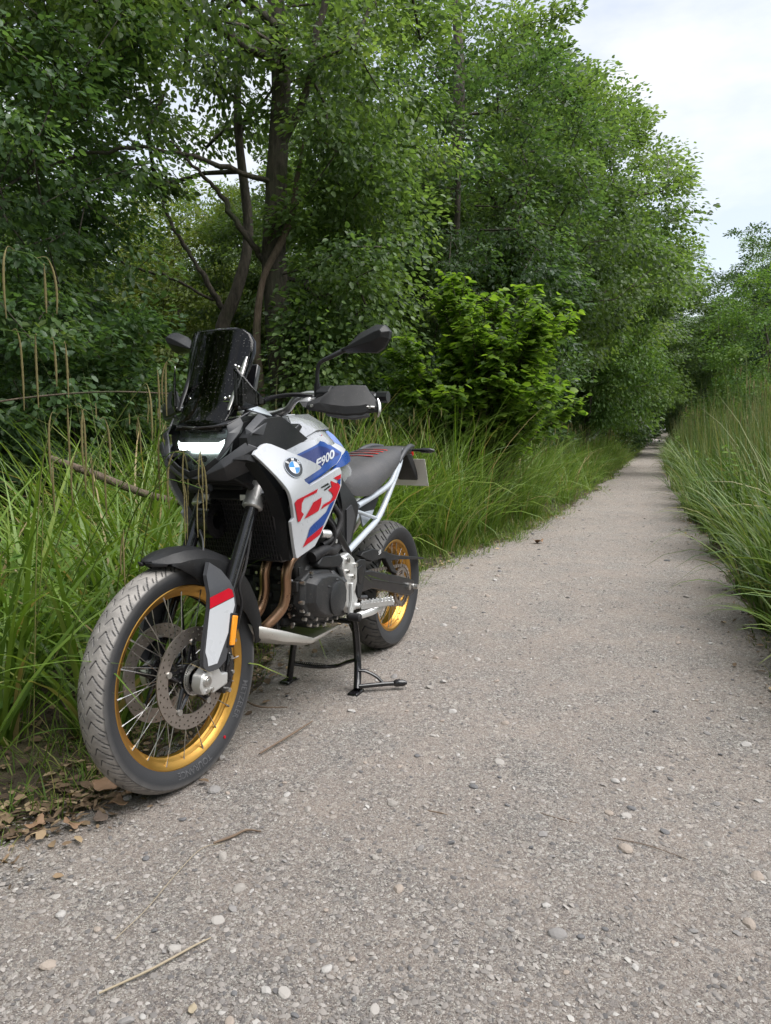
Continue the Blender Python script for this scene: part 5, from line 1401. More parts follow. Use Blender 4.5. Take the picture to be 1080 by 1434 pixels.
MB().prism([(1.255, 1.175), (1.275, 1.185), (1.235, 1.305), (1.215, 1.295)], -.088, .088).build('instrument_panel', M_gloss, bike, bevel=.004)

# ------------------------------------------------------------------ tank, side panels
tank_half = [(1.26, [(0, 1.100), (.07, 1.096), (.12, 1.062), (.155, 1.020), (.165, .95), (.14, .90)]),
             (1.10, [(0, 1.122), (.06, 1.116), (.115, 1.078), (.160, 1.035), (.178, .975), (.15, .88)]),
             (.95, [(0, 1.140), (.05, 1.134), (.100, 1.098), (.145, 1.052), (.165, .97), (.15, .88)]),
             (.83, [(0, 1.141), (.045, 1.134), (.085, 1.105), (.135, 1.052), (.158, .965), (.14, .88)]),
             (.76, [(0, 1.122), (.04, 1.114), (.08, 1.086), (.125, 1.035), (.150, .955), (.135, .88)]),
             (.69, [(0, 1.068), (.04, 1.062), (.075, 1.045), (.115, 1.005), (.135, .945), (.13, .88)]),
             (.61, [(0, .978), (.04, .977), (.075, .972), (.105, .958), (.122, .925), (.12, .88)])]
secs = []
for u, h in tank_half:
    secs.append([(u, v, z) for v, z in h] + [(u, -v, z) for v, z in h[:0:-1]])
tank = MB().loft(dense(secs)).build('fuel_tank', M_tank, bike, smooth=50)
pts = [(1.040, .100, 1.103), (.985, .050, 1.142), (.80, .030, 1.150), (.765, .070, 1.118), (.760, .100, 1.093), (.90, .122, 1.088), (1.050, .150, 1.060), (.90, .085, 1.122)]
for o_ in shell('tank_cover', pts, [(0, 1, 7), (1, 2, 3, 7), (3, 4, 5, 7), (0, 7, 5, 6)], M_tank, .005, tank, smooth=24): pass
pts = [(1.215, .015, 1.120), (1.08, .022, 1.138), (.93, .018, 1.152), (1.00, .048, 1.142), (1.055, .098, 1.112), (1.15, .120, 1.080), (1.20, .085, 1.105)]
shell('front_tank_cover', pts, [(0, 1, 4, 5, 6), (1, 2, 3, 4)], M_gplastic, .005, tank, smooth=20)
MB().tube([(.985, 0, 1.135), (.985, 0, 1.150), (.985, 0, 1.153)], [.036, .036, .03], 28).build('filler_cap', M_black, tank)
for s in (1, -1):
    m = MB().prism([(1.095, 1.080), (1.035, 1.112), (1.015, 1.100), (1.055, 1.066)], .088 * s, .128 * s); m.build('tank_vent', M_black, tank, bevel=.004)

G_BODY = rbf([(1.427, 1.016, .19), (1.358, 1.047, .20), (1.336, .898, .258), (1.292, .80, .24), (1.228, .665, .215), (1.103, .689, .22), (1.055, .726, .222), (.878, .882, .21), (.894, .951, .21), (1.074, .961, .232), (1.224, .927, .25)])
G_TANK = rbf([(1.163, 1.008, .195), (.975, 1.049, .178), (.782, 1.001, .168), (.841, .960, .180), (.616, .984, .125), (.703, 1.010, .145), (.938, 1.063, .157), (1.220, 1.024, .198), (.750, 1.086, .09), (1.184, .92, .225), (.61, .90, .135), (.887, .90, .195)])
PANEL = [(1.4237,1.0139),(1.4129,1.0245),(1.3780,1.0433),(1.3621,1.0475),(1.3456,1.0450),(1.2633,1.0150),(1.0796,0.9663),(1.0678,0.9584),(1.0820,0.9541),(1.2204,0.9275),(1.2158,0.9213),(1.1729,0.9053),(0.8982,0.9497),(0.8841,0.9496),(0.8713,0.9351),(0.8752,0.8820),(1.0576,0.7262),(1.1016,0.6868),(1.2125,0.6617),(1.2222,0.6658),(1.2907,0.7949),(1.2766,0.8073),(1.3325,0.8978),(1.4030,0.9917)]
RED_A = [(1.1135,0.8891),(1.1252,0.8768),(1.2254,0.8660),(1.2418,0.8512),(1.2364,0.8225),(1.2158,0.8128),(1.2346,0.7909),(1.2482,0.7896),(1.2962,0.8579),(1.2803,0.8666)]
RED_B = [(1.0794,0.8565),(1.0795,0.8370),(1.0985,0.8124),(1.1240,0.8073),(1.2063,0.7957),(1.1491,0.8453)]
RED_C = [(0.9919,0.9085),(0.9289,0.8944),(0.9197,0.8960),(0.8935,0.8825),(0.8957,0.8760),(0.9405,0.8384),(1.0018,0.8263),(1.0817,0.8144),(1.0608,0.8289),(0.9891,0.8380),(0.9670,0.8522),(0.9802,0.8631),(1.0157,0.8773),(0.9795,0.8857)]
RED_D = [(0.8816,0.9257),(0.8845,0.9102),(0.9172,0.9057),(0.9594,0.9157)]
BLUE_A = [(0.8846,0.9086),(0.8914,0.8874),(0.9214,0.8978),(0.9145,0.9055)]
BLUE_B = [(0.9450,0.8372),(1.0485,0.7560),(1.1694,0.7232),(1.1553,0.7584),(1.1340,0.7681),(1.0296,0.8002),(1.0000,0.8245)]
RED_E = [(1.0484,0.7550),(1.0702,0.7253),(1.1901,0.6953),(1.1692,0.7225)]
BAR_A = [(1.0194,0.9021),(1.0017,0.8963),(1.0763,0.8884),(1.0872,0.8923)]
BAR_B = [(1.0000,0.8930),(0.9885,0.8880),(1.0481,0.8777),(1.0593,0.8808)]
TANKW = [(1.2647,1.0074),(1.2107,1.0232),(1.1025,1.0448),(0.9115,1.0627),(0.8255,1.0566),(0.6495,1.0095),(0.7670,0.9905),(0.8341,0.9590),(0.9741,0.9333),(1.1357,0.9002),(1.1817,0.9184),(1.1728,0.9744)]
TBLUE = [(1.2068,0.9966),(1.1536,1.0066),(0.9362,1.0489),(0.8542,1.0419),(0.7583,1.0012),(0.8368,0.9608),(0.9509,0.9384),(1.1378,0.9027),(1.1764,0.9210),(1.1654,0.9651)]
TDARK = [(1.1440,1.0018),(0.9816,1.0315),(0.8974,1.0262),(0.7885,0.9964),(1.0596,0.9507),(1.0946,0.9771)]
TREAR = [(0.6261,1.0034),(0.4948,0.9783),(0.6804,0.9660),(0.8240,0.9451),(0.8794,0.9278),(0.8384,0.9575),(0.7607,0.9903)]
TREAR = [(.640,1.004),(.600,.975),(.640,.962),(.700,.960),(.8240,.9451),(.8794,.9278),(.8384,.9575),(.7607,.9903)]
TLILAC = [(0.7274,1.0852),(0.7001,1.0692),(0.6627,1.0170),(0.7627,1.0420),(0.8456,1.0586),(0.8868,1.0690)]
TRED = [(0.8177,1.0752),(0.7606,1.0471),(0.8421,1.0602),(0.8804,1.0690)]
TB = (G_TANK, -.012)
def put(poly, g, off, th, name, mat, parent, s, step=.022, smooth=50):
    m = side_sheet(poly, g, off, th, step)
    if s < 0: m = m.mirror()
    return m.build(name, mat, parent, smooth=smooth)
for s in (1, -1):
    tp = put(TANKW, G_TANK, -.012, .010, 'tank_panel', M_white, bike, s)
    put(TBLUE, G_TANK, -.0105, 0, 'blue_graphic', M_blue, tp, s)
    put(TDARK, G_TANK, -.0092, 0, 'dark_blue_graphic', M_dblue, tp, s)
    put(TREAR, G_TANK, -.0085, .012, 'rear_graphic', M_blue, tp, s)
    put(TLILAC, G_TANK, -.013, .006, 'pale_blue_graphic', M_lblue, tp, s)
    put(TRED, G_TANK, -.0115, 0, 'red_graphic', M_red, tp, s)
    V, F = text_tris('F900', .028)
    V = V / [V[:, 0].max(), V[:, 1].max()]
    o0, ex, ey = np.array([1.062, .9530]), np.array([-.218, .0330]), np.array([-.004, .0285])
    UZ = o0 + np.outer(V[:, 0] + V[:, 1] * .10, ex) + np.outer(V[:, 1], ey)
    v = G_TANK(UZ) - .0078
    m = MB().add(np.c_[UZ[:, 0], v, UZ[:, 1]], F)
    if s < 0:
        UZ = o0 + np.outer(1 - (V[:, 0] - V[:, 1] * .10), ex) + np.outer(V[:, 1], ey)
        m = MB().add(np.c_[UZ[:, 0], -(G_TANK(UZ) - .0078), UZ[:, 1]], F)
    m.build('model_lettering', M_white, tp, smooth=0)
    # big white shroud
    sp = put(PANEL, G_BODY, 0, .012, 'side_panel', M_white, bike, s, .02, 35)
    bv = sp.modifiers.new('bev', 'BEVEL'); bv.width = .003; bv.segments = 2; bv.limit_method = 'ANGLE'; bv.angle_limit = R(50)
    for nm, poly, mt in (('red_graphic', RED_A, M_red), ('red_graphic', RED_B, M_red), ('red_graphic', RED_C, M_red), ('red_graphic', RED_D, M_red), ('blue_graphic', BLUE_A, M_blue), ('blue_graphic', BLUE_B, M_blue), ('red_graphic', RED_E, M_red), ('dark_bar', BAR_A, M_black), ('dark_bar', BAR_B, M_black)):
        put(poly, G_BODY, .0022, 0, nm, mt, sp, s)
    # round badge
    c0 = np.array([1.2760, .9700]); ru, rz = .0505, .0330
    def ringpoly(r0, r1, a0, a1, n):
        a = np.linspace(a0, a1, n)
        return [(r1 * math.cos(t), r1 * math.sin(t)) for t in a] + [(r0 * math.cos(t), r0 * math.sin(t)) for t in a[::-1]]
    def badge(V2, F, off, nm, mt):
        V2 = np.asarray(V2) * [-1 if s > 0 else 1, 1]
        UZ = c0 + V2 * [ru, rz] + np.outer(V2[:, 0], [0, .002])
        MB().add(np.c_[UZ[:, 0], s * (G_BODY(UZ) + off), UZ[:, 1]], F).build(nm, mt, sp, smooth=0)
    def fan(r0, r1, a0, a1, n=18):
        a = np.linspace(a0, a1, n); V2 = [(r * math.cos(t), r * math.sin(t)) for t in a for r in (r0, r1)]
        return V2, [(2 * i, 2 * i + 1, 2 * i + 3, 2 * i + 2) for i in range(n - 1)]
    badge(*fan(0.0, 1.0, 0, 2 * math.pi, 40), .0026, 'badge_disc', M_gloss)
    badge(*fan(.94, 1.0, 0, 2 * math.pi, 40), .0030, 'badge_rim', M_chrome)
    badge(*fan(.57, .62, 0, 2 * math.pi, 40), .0034, 'badge_ring', M_chrome)
    for q in range(4):
        badge(*fan(0.0, .57, q * math.pi / 2, (q + 1) * math.pi / 2, 12), .0032, 'badge_quarter', M_badge_w if q % 2 == 0 else M_badge_b)
    for ch, ang in (('B', 140), ('M', 90), ('W', 40)):
        V2, F = text_tris(ch, .02)
        V2 = (V2 - [(V2[:, 0].max() + V2[:, 0].min()) / 2, .35]) * .38
        a = R(ang); rr = .79 + V2[:, 1]; th = a - V2[:, 0] / .79
        badge(np.c_[rr * np.cos(th), rr * np.sin(th)], F, .0031, 'badge_letter', M_badge_w)
    # black trim between cowl and tank, radiator surround
    gt2 = lambda p: np.interp(np.atleast_2d(p)[:, 0], [1.05, 1.2, 1.42], [.165, .178, .168])
    put([(1.425, 1.065), (1.40, 1.085), (1.315, 1.125), (1.24, 1.132), (1.150, 1.098), (1.045, 1.058), (1.10, 1.042), (1.22, 1.018), (1.36, 1.02), (1.415, 1.01)], gt2, 0, .03, 'tank_trim', M_plastic, bike, s, .03)
    gr = lambda p: np.interp(np.atleast_2d(p)[:, 1], [.66, .90, 1.02], [.195, .215, .178])
    put([(1.455, 1.000), (1.425, 1.015), (1.360, .93), (1.335, .895), (1.270, .80), (1.245, .70), (1.225, .655), (1.195, .665), (1.235, .80), (1.30, .905), (1.36, .98)], gr, 0, .05, 'radiator_shroud', M_plastic, bike, s, .03)
    m = MB().box((1.345, .170 * s, .93), (.02, .012, .10), [[math.cos(-.6), 0, -math.sin(-.6)], [0, 1, 0], [math.sin(-.6), 0, math.cos(-.6)]]); m.build('shroud_rib', M_gplastic, bike, bevel=.003)
    m = MB().prism([(1.20, .79), (1.17, .72), (1.13, .70), (1.10, .73), (1.15, .80)], .13 * s, .19 * s); m.build('shroud_bracket', M_plastic, bike, bevel=.006)

# radiator with fins
rad0, rad1 = np.array([1.225, 0, .645]), np.array([1.30, 0, .885])
m = MB()
m.loft([[(rad0[0] - .05, v, rad0[2]), (rad0[0], v, rad0[2]), (rad1[0], v, rad1[2]), (rad1[0] - .05, v, rad1[2])] for v in (-.165, .165)])
radiator = m.build('radiator', M_black, bike, bevel=.006)
m = MB()
for k in range(30):
    v = -.15 + .3 * k / 29
    m.loft([[(p[0] + .001, v - .0016, p[2]), (p[0] + .006, v - .0016, p[2]), (p[0] + .006, v + .0016, p[2]), (p[0] + .001, v + .0016, p[2])] for p in (rad0 + [0.004, 0, .012], rad1 + [-.004, 0, -.012])])
for k in range(14):
    t = (k + .5) / 14; p = rad0 * (1 - t) + rad1 * t
    m.box((p[0] + .003, 0, p[2]), (.004, .31, .0028))
fins = m.build('cooling_fin', simple_mat('fin_metal', (.022, .022, .024), .4, dust=.3), radiator); fins['kind'] = 'stuff'
m = MB().tube(smooth_path([(1.30, .10, .90), (1.345, .08, .925), (1.35, -.08, .925), (1.30, -.10, .90)]), .012, 10)
m.build('radiator_hose', M_rubber, bike)
MB().lathe([(.030, .03), (.062, .028), (.062, -.02), (.030, -.03)], 24, (1.31, -.06, .79)).build('horn', M_gloss, bike)

# ------------------------------------------------------------------ engine
m = MB()
m.prism([(1.015, .385), (.95, .345), (.68, .335), (.62, .42), (.66, .56), (.76, .61), (1.00, .60), (1.055, .52)], -.135, .135)
eng = m.build('engine', M_engine, bike, bevel=.012)
MB().prism([(.82, .58), (1.055, .55), (1.13, .80), (1.06, .87), (.90, .86)], -.125, .125).build('cylinder_block', M_engine, eng, bevel=.012)
m = MB()
for k in range(7):
    z = .60 + .03 * k; u = 1.065 + .25 * (z - .55)
    m.box((u + .008, 0, z), (.03, .235, .006))
m.build('casting_rib', M_engine, eng, bevel=.001)
m = MB()
rg = np.random.default_rng(4)
for k in range(34):
    m.box((rg.uniform(1.0, 1.085), rg.uniform(-.13, .13), rg.uniform(.37, .60)), rg.uniform(.012, .045, 3))
m.build('front_casting', M_engine, eng, bevel=.003)
m = MB()
for k in range(26):
    p = (rg.uniform(1.03, 1.10), rg.uniform(-.12, .13), rg.uniform(.37, .60))
    m.tube([p, (p[0] + .010, p[1], p[2])], rg.uniform(.004, .0075), 10)
for (u, z) in ((1.045, .405), (1.01, .375), (.96, .362), (.90, .352), (.84, .347), (1.06, .44), (.80, .352)):
    m.disc((u, 0, z), .0075, .134, .150, 12)
m.build('engine_bolt', M_alu, eng)
cov = [(1.075, .555), (1.085, .47), (1.045, .42), (.985, .385), (.90, .366), (.80, .368), (.748, .405), (.742, .46), (.765, .515), (.84, .555), (.93, .575), (1.02, .580)]
cc = np.array([.91, .468])
def cov_ring(k, v, pts=cov):
    return [(cc[0] + (u - cc[0]) * k, v, cc[1] + (z - cc[1]) * k) for u, z in pts]
for s in (1, -1):
    m = MB().loft([cov_ring(1, .118 * s), cov_ring(1, .145 * s), cov_ring(.97, .152 * s), cov_ring(.88, .156 * s), cov_ring(.80, .178 * s), cov_ring(.72, .186 * s), cov_ring(.5, .187 * s)])
    cvr = m.build('clutch_cover', M_engine, eng, smooth=28, bevel=.0025)
    m = MB().lathe([(1e-4, .197 * s), (.058, .197 * s), (.066, .193 * s), (.0665, .180 * s), (.0665, .165 * s)], 40, (.872, 0, .452), closed=False)
    m.build('cover_cap', M_engine, cvr, smooth=30)
    m = MB()
    for a, b in (((.93, .505), (1.02, .56)), ((.87, .52), (.86, .555)), ((.80, .50), (.775, .515))):
        m.loft([[(a[0] - .014, .17 * s, a[1]), (a[0] + .014, .17 * s, a[1]), (a[0] + .010, .192 * s, a[1]), (a[0] - .010, .192 * s, a[1])], [(b[0] - .014, .14 * s, b[1]), (b[0] + .014, .14 * s, b[1]), (b[0] + .010, .163 * s, b[1]), (b[0] - .010, .163 * s, b[1])]])
    m.build('cover_rib', M_engine, cvr, bevel=.003)
    m = MB()
    for (u, z) in ((1.070, .545), (1.078, .475), (1.04, .425), (.982, .392), (.90, .374), (.806, .376), (.755, .41), (.752, .468), (1.015, .572)):
        m.disc((u, 0, z), .0078, .140 * s, .160 * s, 12)
    m.build('bolt', M_alu, cvr)
MB().prism([(.98, .600), (.94, .625), (.80, .610), (.765, .58), (.80, .555), (.93, .575), (.975, .585)], .10, .165).build('starter_cover', M_plastic, eng, bevel=.008)
m = MB().tube(smooth_path([(.99, .150, .628), (.95, .160, .640), (.90, .158, .640), (.84, .150, .625), (.76, .13, .63)]), .019, 16).tube([(1.0, .149, .626), (.975, .153, .634)], .022, 16)
m.build('coolant_hose', M_rubber, eng)
m = MB()
m.tube(smooth_path([(.84, .14, .82), (.80, .165, .75), (.84, .165, .69), (.92, .15, .66)]), .012, 10)
m.tube(smooth_path([(.80, .10, .86), (.76, .14, .80), (.765, .15, .70), (.78, .13, .62)]), .009, 10)
m.tube(smooth_path([(.90, .14, .78), (.86, .17, .72), (.87, .17, .66), (.93, .13, .63)]), .006, 8)
m.build('hose', M_rubber, eng)
m = MB().tube([(.87, .15, .695), (.90, .165, .700), (.93, .150, .705)], .016, 12).tube([(.84, .15, .665), (.84, .17, .665)], .009, 10)
m.build('fitting', M_silver, eng, bevel=.001)
MB().prism([(.86, .86), (1.05, .87), (1.02, .96), (.78, .95), (.74, .85), (.76, .66), (.84, .60)], -.11, .11).build('airbox', M_plastic, bike, bevel=.01)
# frame spars
for s in (1, -1):
    m = MB().tube(smooth_path([(1.24, .05 * s, .96), (1.10, .115 * s, .90), (.92, .135 * s, .80), (.76, .14 * s, .66), (.68, .14 * s, .56), (.66, .13 * s, .42)]), .020, 12)
    m.build('main_frame', M_black, bike)
# exhaust headers
for k, dv in ((0, 0), (1, -.088)):
    m = MB().tube(smooth_path([(1.055, .120 + dv, .645), (1.100, .118 + dv, .628), (1.122, .115 + dv, .585), (1.120, .112 + dv, .520), (1.130, .105 + dv, .470), (1.155, .088 + dv * .9, .435), (1.185, .062 + dv * .8, .400), (1.17, .03 + dv * .6, .375), (1.08, .0 + dv * .4, .355)]), .0185, 18)
    m.build('exhaust_header', M_bronze, bike)
m = MB().tube(smooth_path([(1.08, -.02, .355), (.90, -.06, .33), (.70, -.12, .34), (.45, -.17, .42), (.30, -.175, .50)]), .024, 14)
m.tube(smooth_path([(.36, -.175, .47), (.33, -.178, .49), (.05, -.185, .62), (-.10, -.19, .69), (-.12, -.19, .70)]), [.03, .055, .06, .055, .035], 20)
m.build('silencer', M_alu, bike)
# skid plate
us = [(1.285, .050, .438, .060), (1.24, .370, .42, .09), (1.15, .335, .385, .125), (.99, .288, .320, .150), (.97, .286, .318, .150), (.78, .300, .316, .150)]
S = []
for (u, zb, zt, w), zz in zip(us, (.425, .372, .335, .288, .286, .300)):
    S.append([(u, -w, zt), (u, -w * .93, zz + .012), (u, -w * .7, zz), (u, 0, zz - .004), (u, w * .7, zz), (u, w * .93, zz + .012), (u, w, zt)])
sk = MB().grid(np.array(S)).build('skid_plate', M_skid, bike, smooth=30)
md = sk.modifiers.new('solid', 'SOLIDIFY'); md.thickness = .004

# ------------------------------------------------------------------ foot controls
br = [(.775, .598), (.725, .606), (.676, .576), (.645, .525), (.648, .470), (.668, .432), (.640, .392), (.655, .352), (.715, .350), (.752, .385), (.742, .45), (.752, .50), (.780, .545)]
for s in (1, -1):
    fb = MB().prism(br, .138 * s, .165 * s, .96).build('footrest_bracket', M_silver, bike, bevel=.005)
    m = MB()
    for (u, z, r) in ((.745, .575, .011), (.70, .50, .012), (.705, .435, .010), (.672, .545, .009), (.745, .53, .008)):
        m.disc((u, 0, z), r, .155 * s, .176 * s, 14)
    m.build('bolt', M_alu, fb)
    m = MB().prism([(.712, .48), (.698, .40), (.72, .352), (.748, .345), (.742, .378), (.725, .41), (.728, .48)], .165 * s, .18 * s)
    m.build('lever_arm', M_silver, fb, bevel=.004)
    hg = [(.655, .548), (.600, .555), (.552, .545), (.545, .50), (.575, .435), (.600, .39), (.628, .40), (.640, .46), (.648, .50)]
    m = MB().prism(hg, .150 * s, .158 * s); hgo = m.build('heel_guard', M_plastic, bike, bevel=.003)
    MB().prism([(.635, .52), (.59, .53), (.575, .50), (.60, .45), (.625, .46)], .1575 * s, .1605 * s).build('guard_recess', M_black, hgo, bevel=.001)
    # footrest
    a, b = np.array([.650, .178 * s, .372]), np.array([.592, .305 * s, .392])
    d = b - a; ln = np.linalg.norm(d); d /= ln; x = np.cross(d, [0, 0, 1]); x /= np.linalg.norm(x); y = np.cross(x, d)
    rot = np.array([d, x, y]).T
    m = MB().box((a + b) / 2 + y * -.004, (ln, .030, .010), rot)
    for off in (-.026, .026):
        m.box((a + b) / 2 + x * off, (ln * .96, .006, .022), rot)
    for k in range(4): m.box(a + d * ln * (.05 + .3 * k), (.006, .052, .020), rot)
    m.tube([a - d * .03, a], .012, 10)
    fr = m.build('footrest', M_silver, bike, bevel=.0015)
    m = MB()
    for k in range(9):
        for off in (-.026, .026): m.box(a + d * ln * (.08 + .105 * k) + x * off + y * .0125, (.006, .006, .007), rot)
    m.build('footrest_tooth', M_silver, fr)
    if s > 0:
        m = MB().tube(smooth_path([(.60, .205, .352), (.66, .198, .350), (.72, .196, .348), (.752, .200, .349)]), [.010, .011, .012, .009], 10, flat=.7); gl = m.build('gear_lever', M_silver, bike)
        MB().tube([(.752, .175, .349), (.752, .180, .349), (.752, .225, .350), (.752, .229, .350)], [.011, .0165, .0165, .012], 16).build('toe_rubber', M_rubber, gl)
        m = MB().loft([[(.755, .19, .335), (.735, .19, .335), (.735, .215, .335), (.755, .215, .335)], [(.60, .255, .372), (.585, .255, .372), (.585, .285, .372), (.60, .285, .372)], [(.60, .255, .384), (.585, .255, .384), (.585, .285, .384), (.60, .285, .384)]])
        MB().tube([(.74, .192, .34), (.65, .235, .352), (.595, .27, .372)], [.008, .011, .006], 8, flat=1.4).build('side_stand', M_silver, bike)
    else:
        MB().tube(smooth_path([(.66, -.195, .36), (.72, -.20, .345), (.80, -.205, .345), (.84, -.22, .35)]), [.009, .008, .008, .011], 10).build('brake_pedal', M_silver, bike)
# engine-side link rod
MB().tube([(.665, .150, .405), (.50, .135, .372)], .008, 10).build('gear_linkage', M_gplastic, bike)

# ------------------------------------------------------------------ swingarm, chain, guard
for s in (1, -1):
    m = MB().prism([(.66, .50), (.44, .478), (.10, .388), (-.075, .338), (-.098, .322), (-.092, .268), (-.04, .262), (.42, .392), (.66, .40)], .098 * s, .128 * s)
    sw = m.build('swingarm', M_black, bike, bevel=.006)
    m = MB().tube([(.44, .129 * s, .438), (.10, .129 * s, .352), (-.09, .129 * s, .302)], .003, 6); m.build('swingarm_rib', M_black, sw)
    m = MB().tube([(-.082, .125 * s, .302), (-.082, .132 * s, .302), (-.082, .150 * s, .302)], [.016, .014, .013], 10).tube([(-.07, .135 * s, .302), (-.082, .135 * s, .302)], .006, 8); m.build('axle_adjuster', M_alu, sw, smooth=20)
    MB().tube([(0, .125 * s, .3185), (0, .142 * s, .3185)], .018, 8).build('axle_nut', M_alu, sw, smooth=20)
MB().box((.50, 0, .43), (.10, .22, .06)).build('swingarm_bridge', M_black, bike, bevel=.01)
MB().tube([(.60, -.02, .72), (.52, -.02, .60), (.46, -.02, .44)], [.034, .034, .03], 16).build('rear_shock', M_black, bike)
m = MB().prism([(.500, .548), (.480, .562), (.378, .562), (.212, .524), (.205, .518), (.10, .490), (-.275, .418), (-.272, .408), (.06, .462), (.165, .472), (.120, .425), (.082, .402), (.115, .400), (.165, .420), (.235, .492), (.262, .500), (.385, .505), (.46, .530)], .084, .112)
cg = m.build('chain_guard', M_plastic, bike, bevel=.004)
V, F = text_tris('SB', .02); V = V / V[:, 1].max() * .017
MB().add(np.c_[.318 - V[:, 0] * 1.15, np.full(len(V), .1128), .525 + V[:, 1] + V[:, 0] * .18], F).build('maker_mark', M_badge_w, cg, smooth=0)
m = MB()
ch_top = smooth_path([(.60, .093, .475), (.30, .093, .452), (.0, .093, .422)], 20); ch_bot = smooth_path([(.60, .093, .405), (.30, .093, .292), (.0, .093, .222)], 20)
arc = [(.098 * math.cos(a), .093, .3185 + .102 * math.sin(a)) for a in np.linspace(R(92), R(268), 26)]
for path in (list(ch_top), arc, list(ch_bot)):
    P = np.array(path)
    for i in range(len(P) - 1):
        c = (P[i] + P[i + 1]) / 2; d = P[i + 1] - P[i]; L_ = np.linalg.norm(d); d = d / L_
        m.box(c, (L_ * .92, .010 if i % 2 else .014, .013), np.array([d, [0, 1, 0], np.cross(d, [0, 1, 0])]).T)
chn = m.build('chain', M_disc, bike); chn['kind'] = 'stuff'

# ------------------------------------------------------------------ subframe, seat, tail
for s in (1, -1):
    m = MB().tube(smooth_path([(.690, .142 * s, .600), (.52, .138 * s, .650), (.365, .130 * s, .698), (.235, .126 * s, .795), (.104, .118 * s, .905), (.06, .112 * s, .945)]), [.0135] * 4, 14)
    sf = m.build('subframe', M_frame, bike)
    m = MB().tube(smooth_path([(.585, .134 * s, .775), (.40, .136 * s, .808), (.240, .132 * s, .842), (.150, .122 * s, .893), (.06, .108 * s, .955), (-.02, .095 * s, .985)]), [.0135, .0125], 14); m.build('seat_rail', M_frame, sf)
    MB().tube([(.600, .132 * s, .757), (.375, .130 * s, .698)], .0085, 12).build('cross_tube', M_frame, sf)
    MB().prism([(.385, .70), (.47, .672), (.50, .735), (.43, .735), (.355, .735)], .100 * s, .108 * s).build('gusset', M_frame, sf, bevel=.002)
    m = MB()
    for (u, z) in ((.30, .71), (.34, .676)): m.disc((u, 0, z), .008, .122 * s, .134 * s, 12)
    m.build('bolt', M_alu, sf)
    MB().prism([(.60, .765), (.25, .835), (.365, .715)], .092 * s, .106 * s).build('inner_guard', M_plastic, bike, bevel=.002)
    gs = lambda p: np.interp(np.atleast_2d(p)[:, 1], [.61, .80, .92], [.138, .158, .138])
    m = side_sheet([(.745, .918), (.722, .882), (.648, .815), (.615, .775), (.615, .745), (.630, .69), (.655, .628), (.722, .614), (.742, .70), (.765, .79), (.775, .87)], gs, 0, .02, .03)
    if s < 0: m = m.mirror()
    sc = m.build('side_cover', M_plastic, bike, smooth=40)
    m = side_sheet([(.735, .775), (.690, .790), (.650, .74), (.675, .64), (.705, .63)], gs, .006, .01, .03)
    if s < 0: m = m.mirror()
    m.build('cover_inset', M_gplastic, sc, smooth=40)
# seat
prof = [(.765, .958, .925, .060), (.735, .945, .900, .105), (.69, .932, .862, .132), (.63, .926, .822, .146), (.55, .928, .812, .154), (.47, .935, .815, .157), (.40, .948, .838, .158), (.33, .963, .860, .156), (.24, .980, .886, .148), (.14, .993, .920, .137), (.05, 1.002, .955, .120), (-.06, 1.006, .975, .098), (-.155, 1.003, .988, .080)]
secs = []
for u, zt, zb, w in prof:
    h = zt - zb
    half = [(0, zt), (w * .45, zt - h * .02), (w * .74, zt - h * .10), (w * .90, zt - h * .32), (w * .985, zt - h * .70), (w * .97, zb), (w * .6, zb)]
    secs.append([(u, v, z) for v, z in half] + [(u, -v, z) for v, z in half[:0:-1]])
seat = MB().loft(dense(secs)).build('seat', M_seat, bike, smooth=45)
for k, u in enumerate((.285, .228, .172, .118)):
    zt = np.interp(u, [p[0] for p in prof[::-1]], [p[1] for p in prof[::-1]])
    w = np.interp(u, [p[0] for p in prof[::-1]], [p[3] for p in prof[::-1]])
    rows2 = []
    for v in np.linspace(-.075, .075, 15):
        zv = np.interp(abs(v) / w, [0, .45, .74], [0, .02, .10]) * .1
        rows2.append([(u - .013 + abs(v) * .12, v, zt - zv + .0015), (u + .013 + abs(v) * .12, v, zt - zv + .0015)])
    MB().grid(np.array(rows2)).build('seat_stripe', M_seatred, seat)
secs = []
for u, zt, zb, w in ((.06, .985, .945, .112), (-.06, 1.000, .955, .100), (-.16, 1.008, .962, .082), (-.24, 1.000, .968, .060)):
    secs.append([(u, 0, zt), (u, w * .8, zt - .004), (u, w, (zt + zb) / 2), (u, w * .8, zb), (u, -w * .8, zb), (u, -w, (zt + zb) / 2), (u, -w * .8, zt - .004)])
tail = MB().loft(secs).build('tail_unit', M_plastic, bike, bevel=.004)
for s in (1, -1):
    m = MB().tube(smooth_path([(.10, .122 * s, .935), (.02, .118 * s, .985), (-.08, .105 * s, 1.006), (-.18, .085 * s, 1.004)]), [.009, .013, .013, .008], 10); m.build('grab_handle', M_gplastic, bike)
    m = MB().tube([(-.205, .05 * s, .985), (-.21, .105 * s, .984), (-.215, .12 * s, .983), (-.22, .16 * s, .982), (-.222, .185 * s, .981)], [.008, .008, .013, .014, .006], 12); m.build('indicator', M_gloss, bike)
MB().prism([(-.16, .965), (-.24, .965), (-.325, .86), (-.33, .82), (-.30, .83), (-.20, .925)], -.055, .055).build('plate_hanger', M_plastic, bike, bevel=.006)
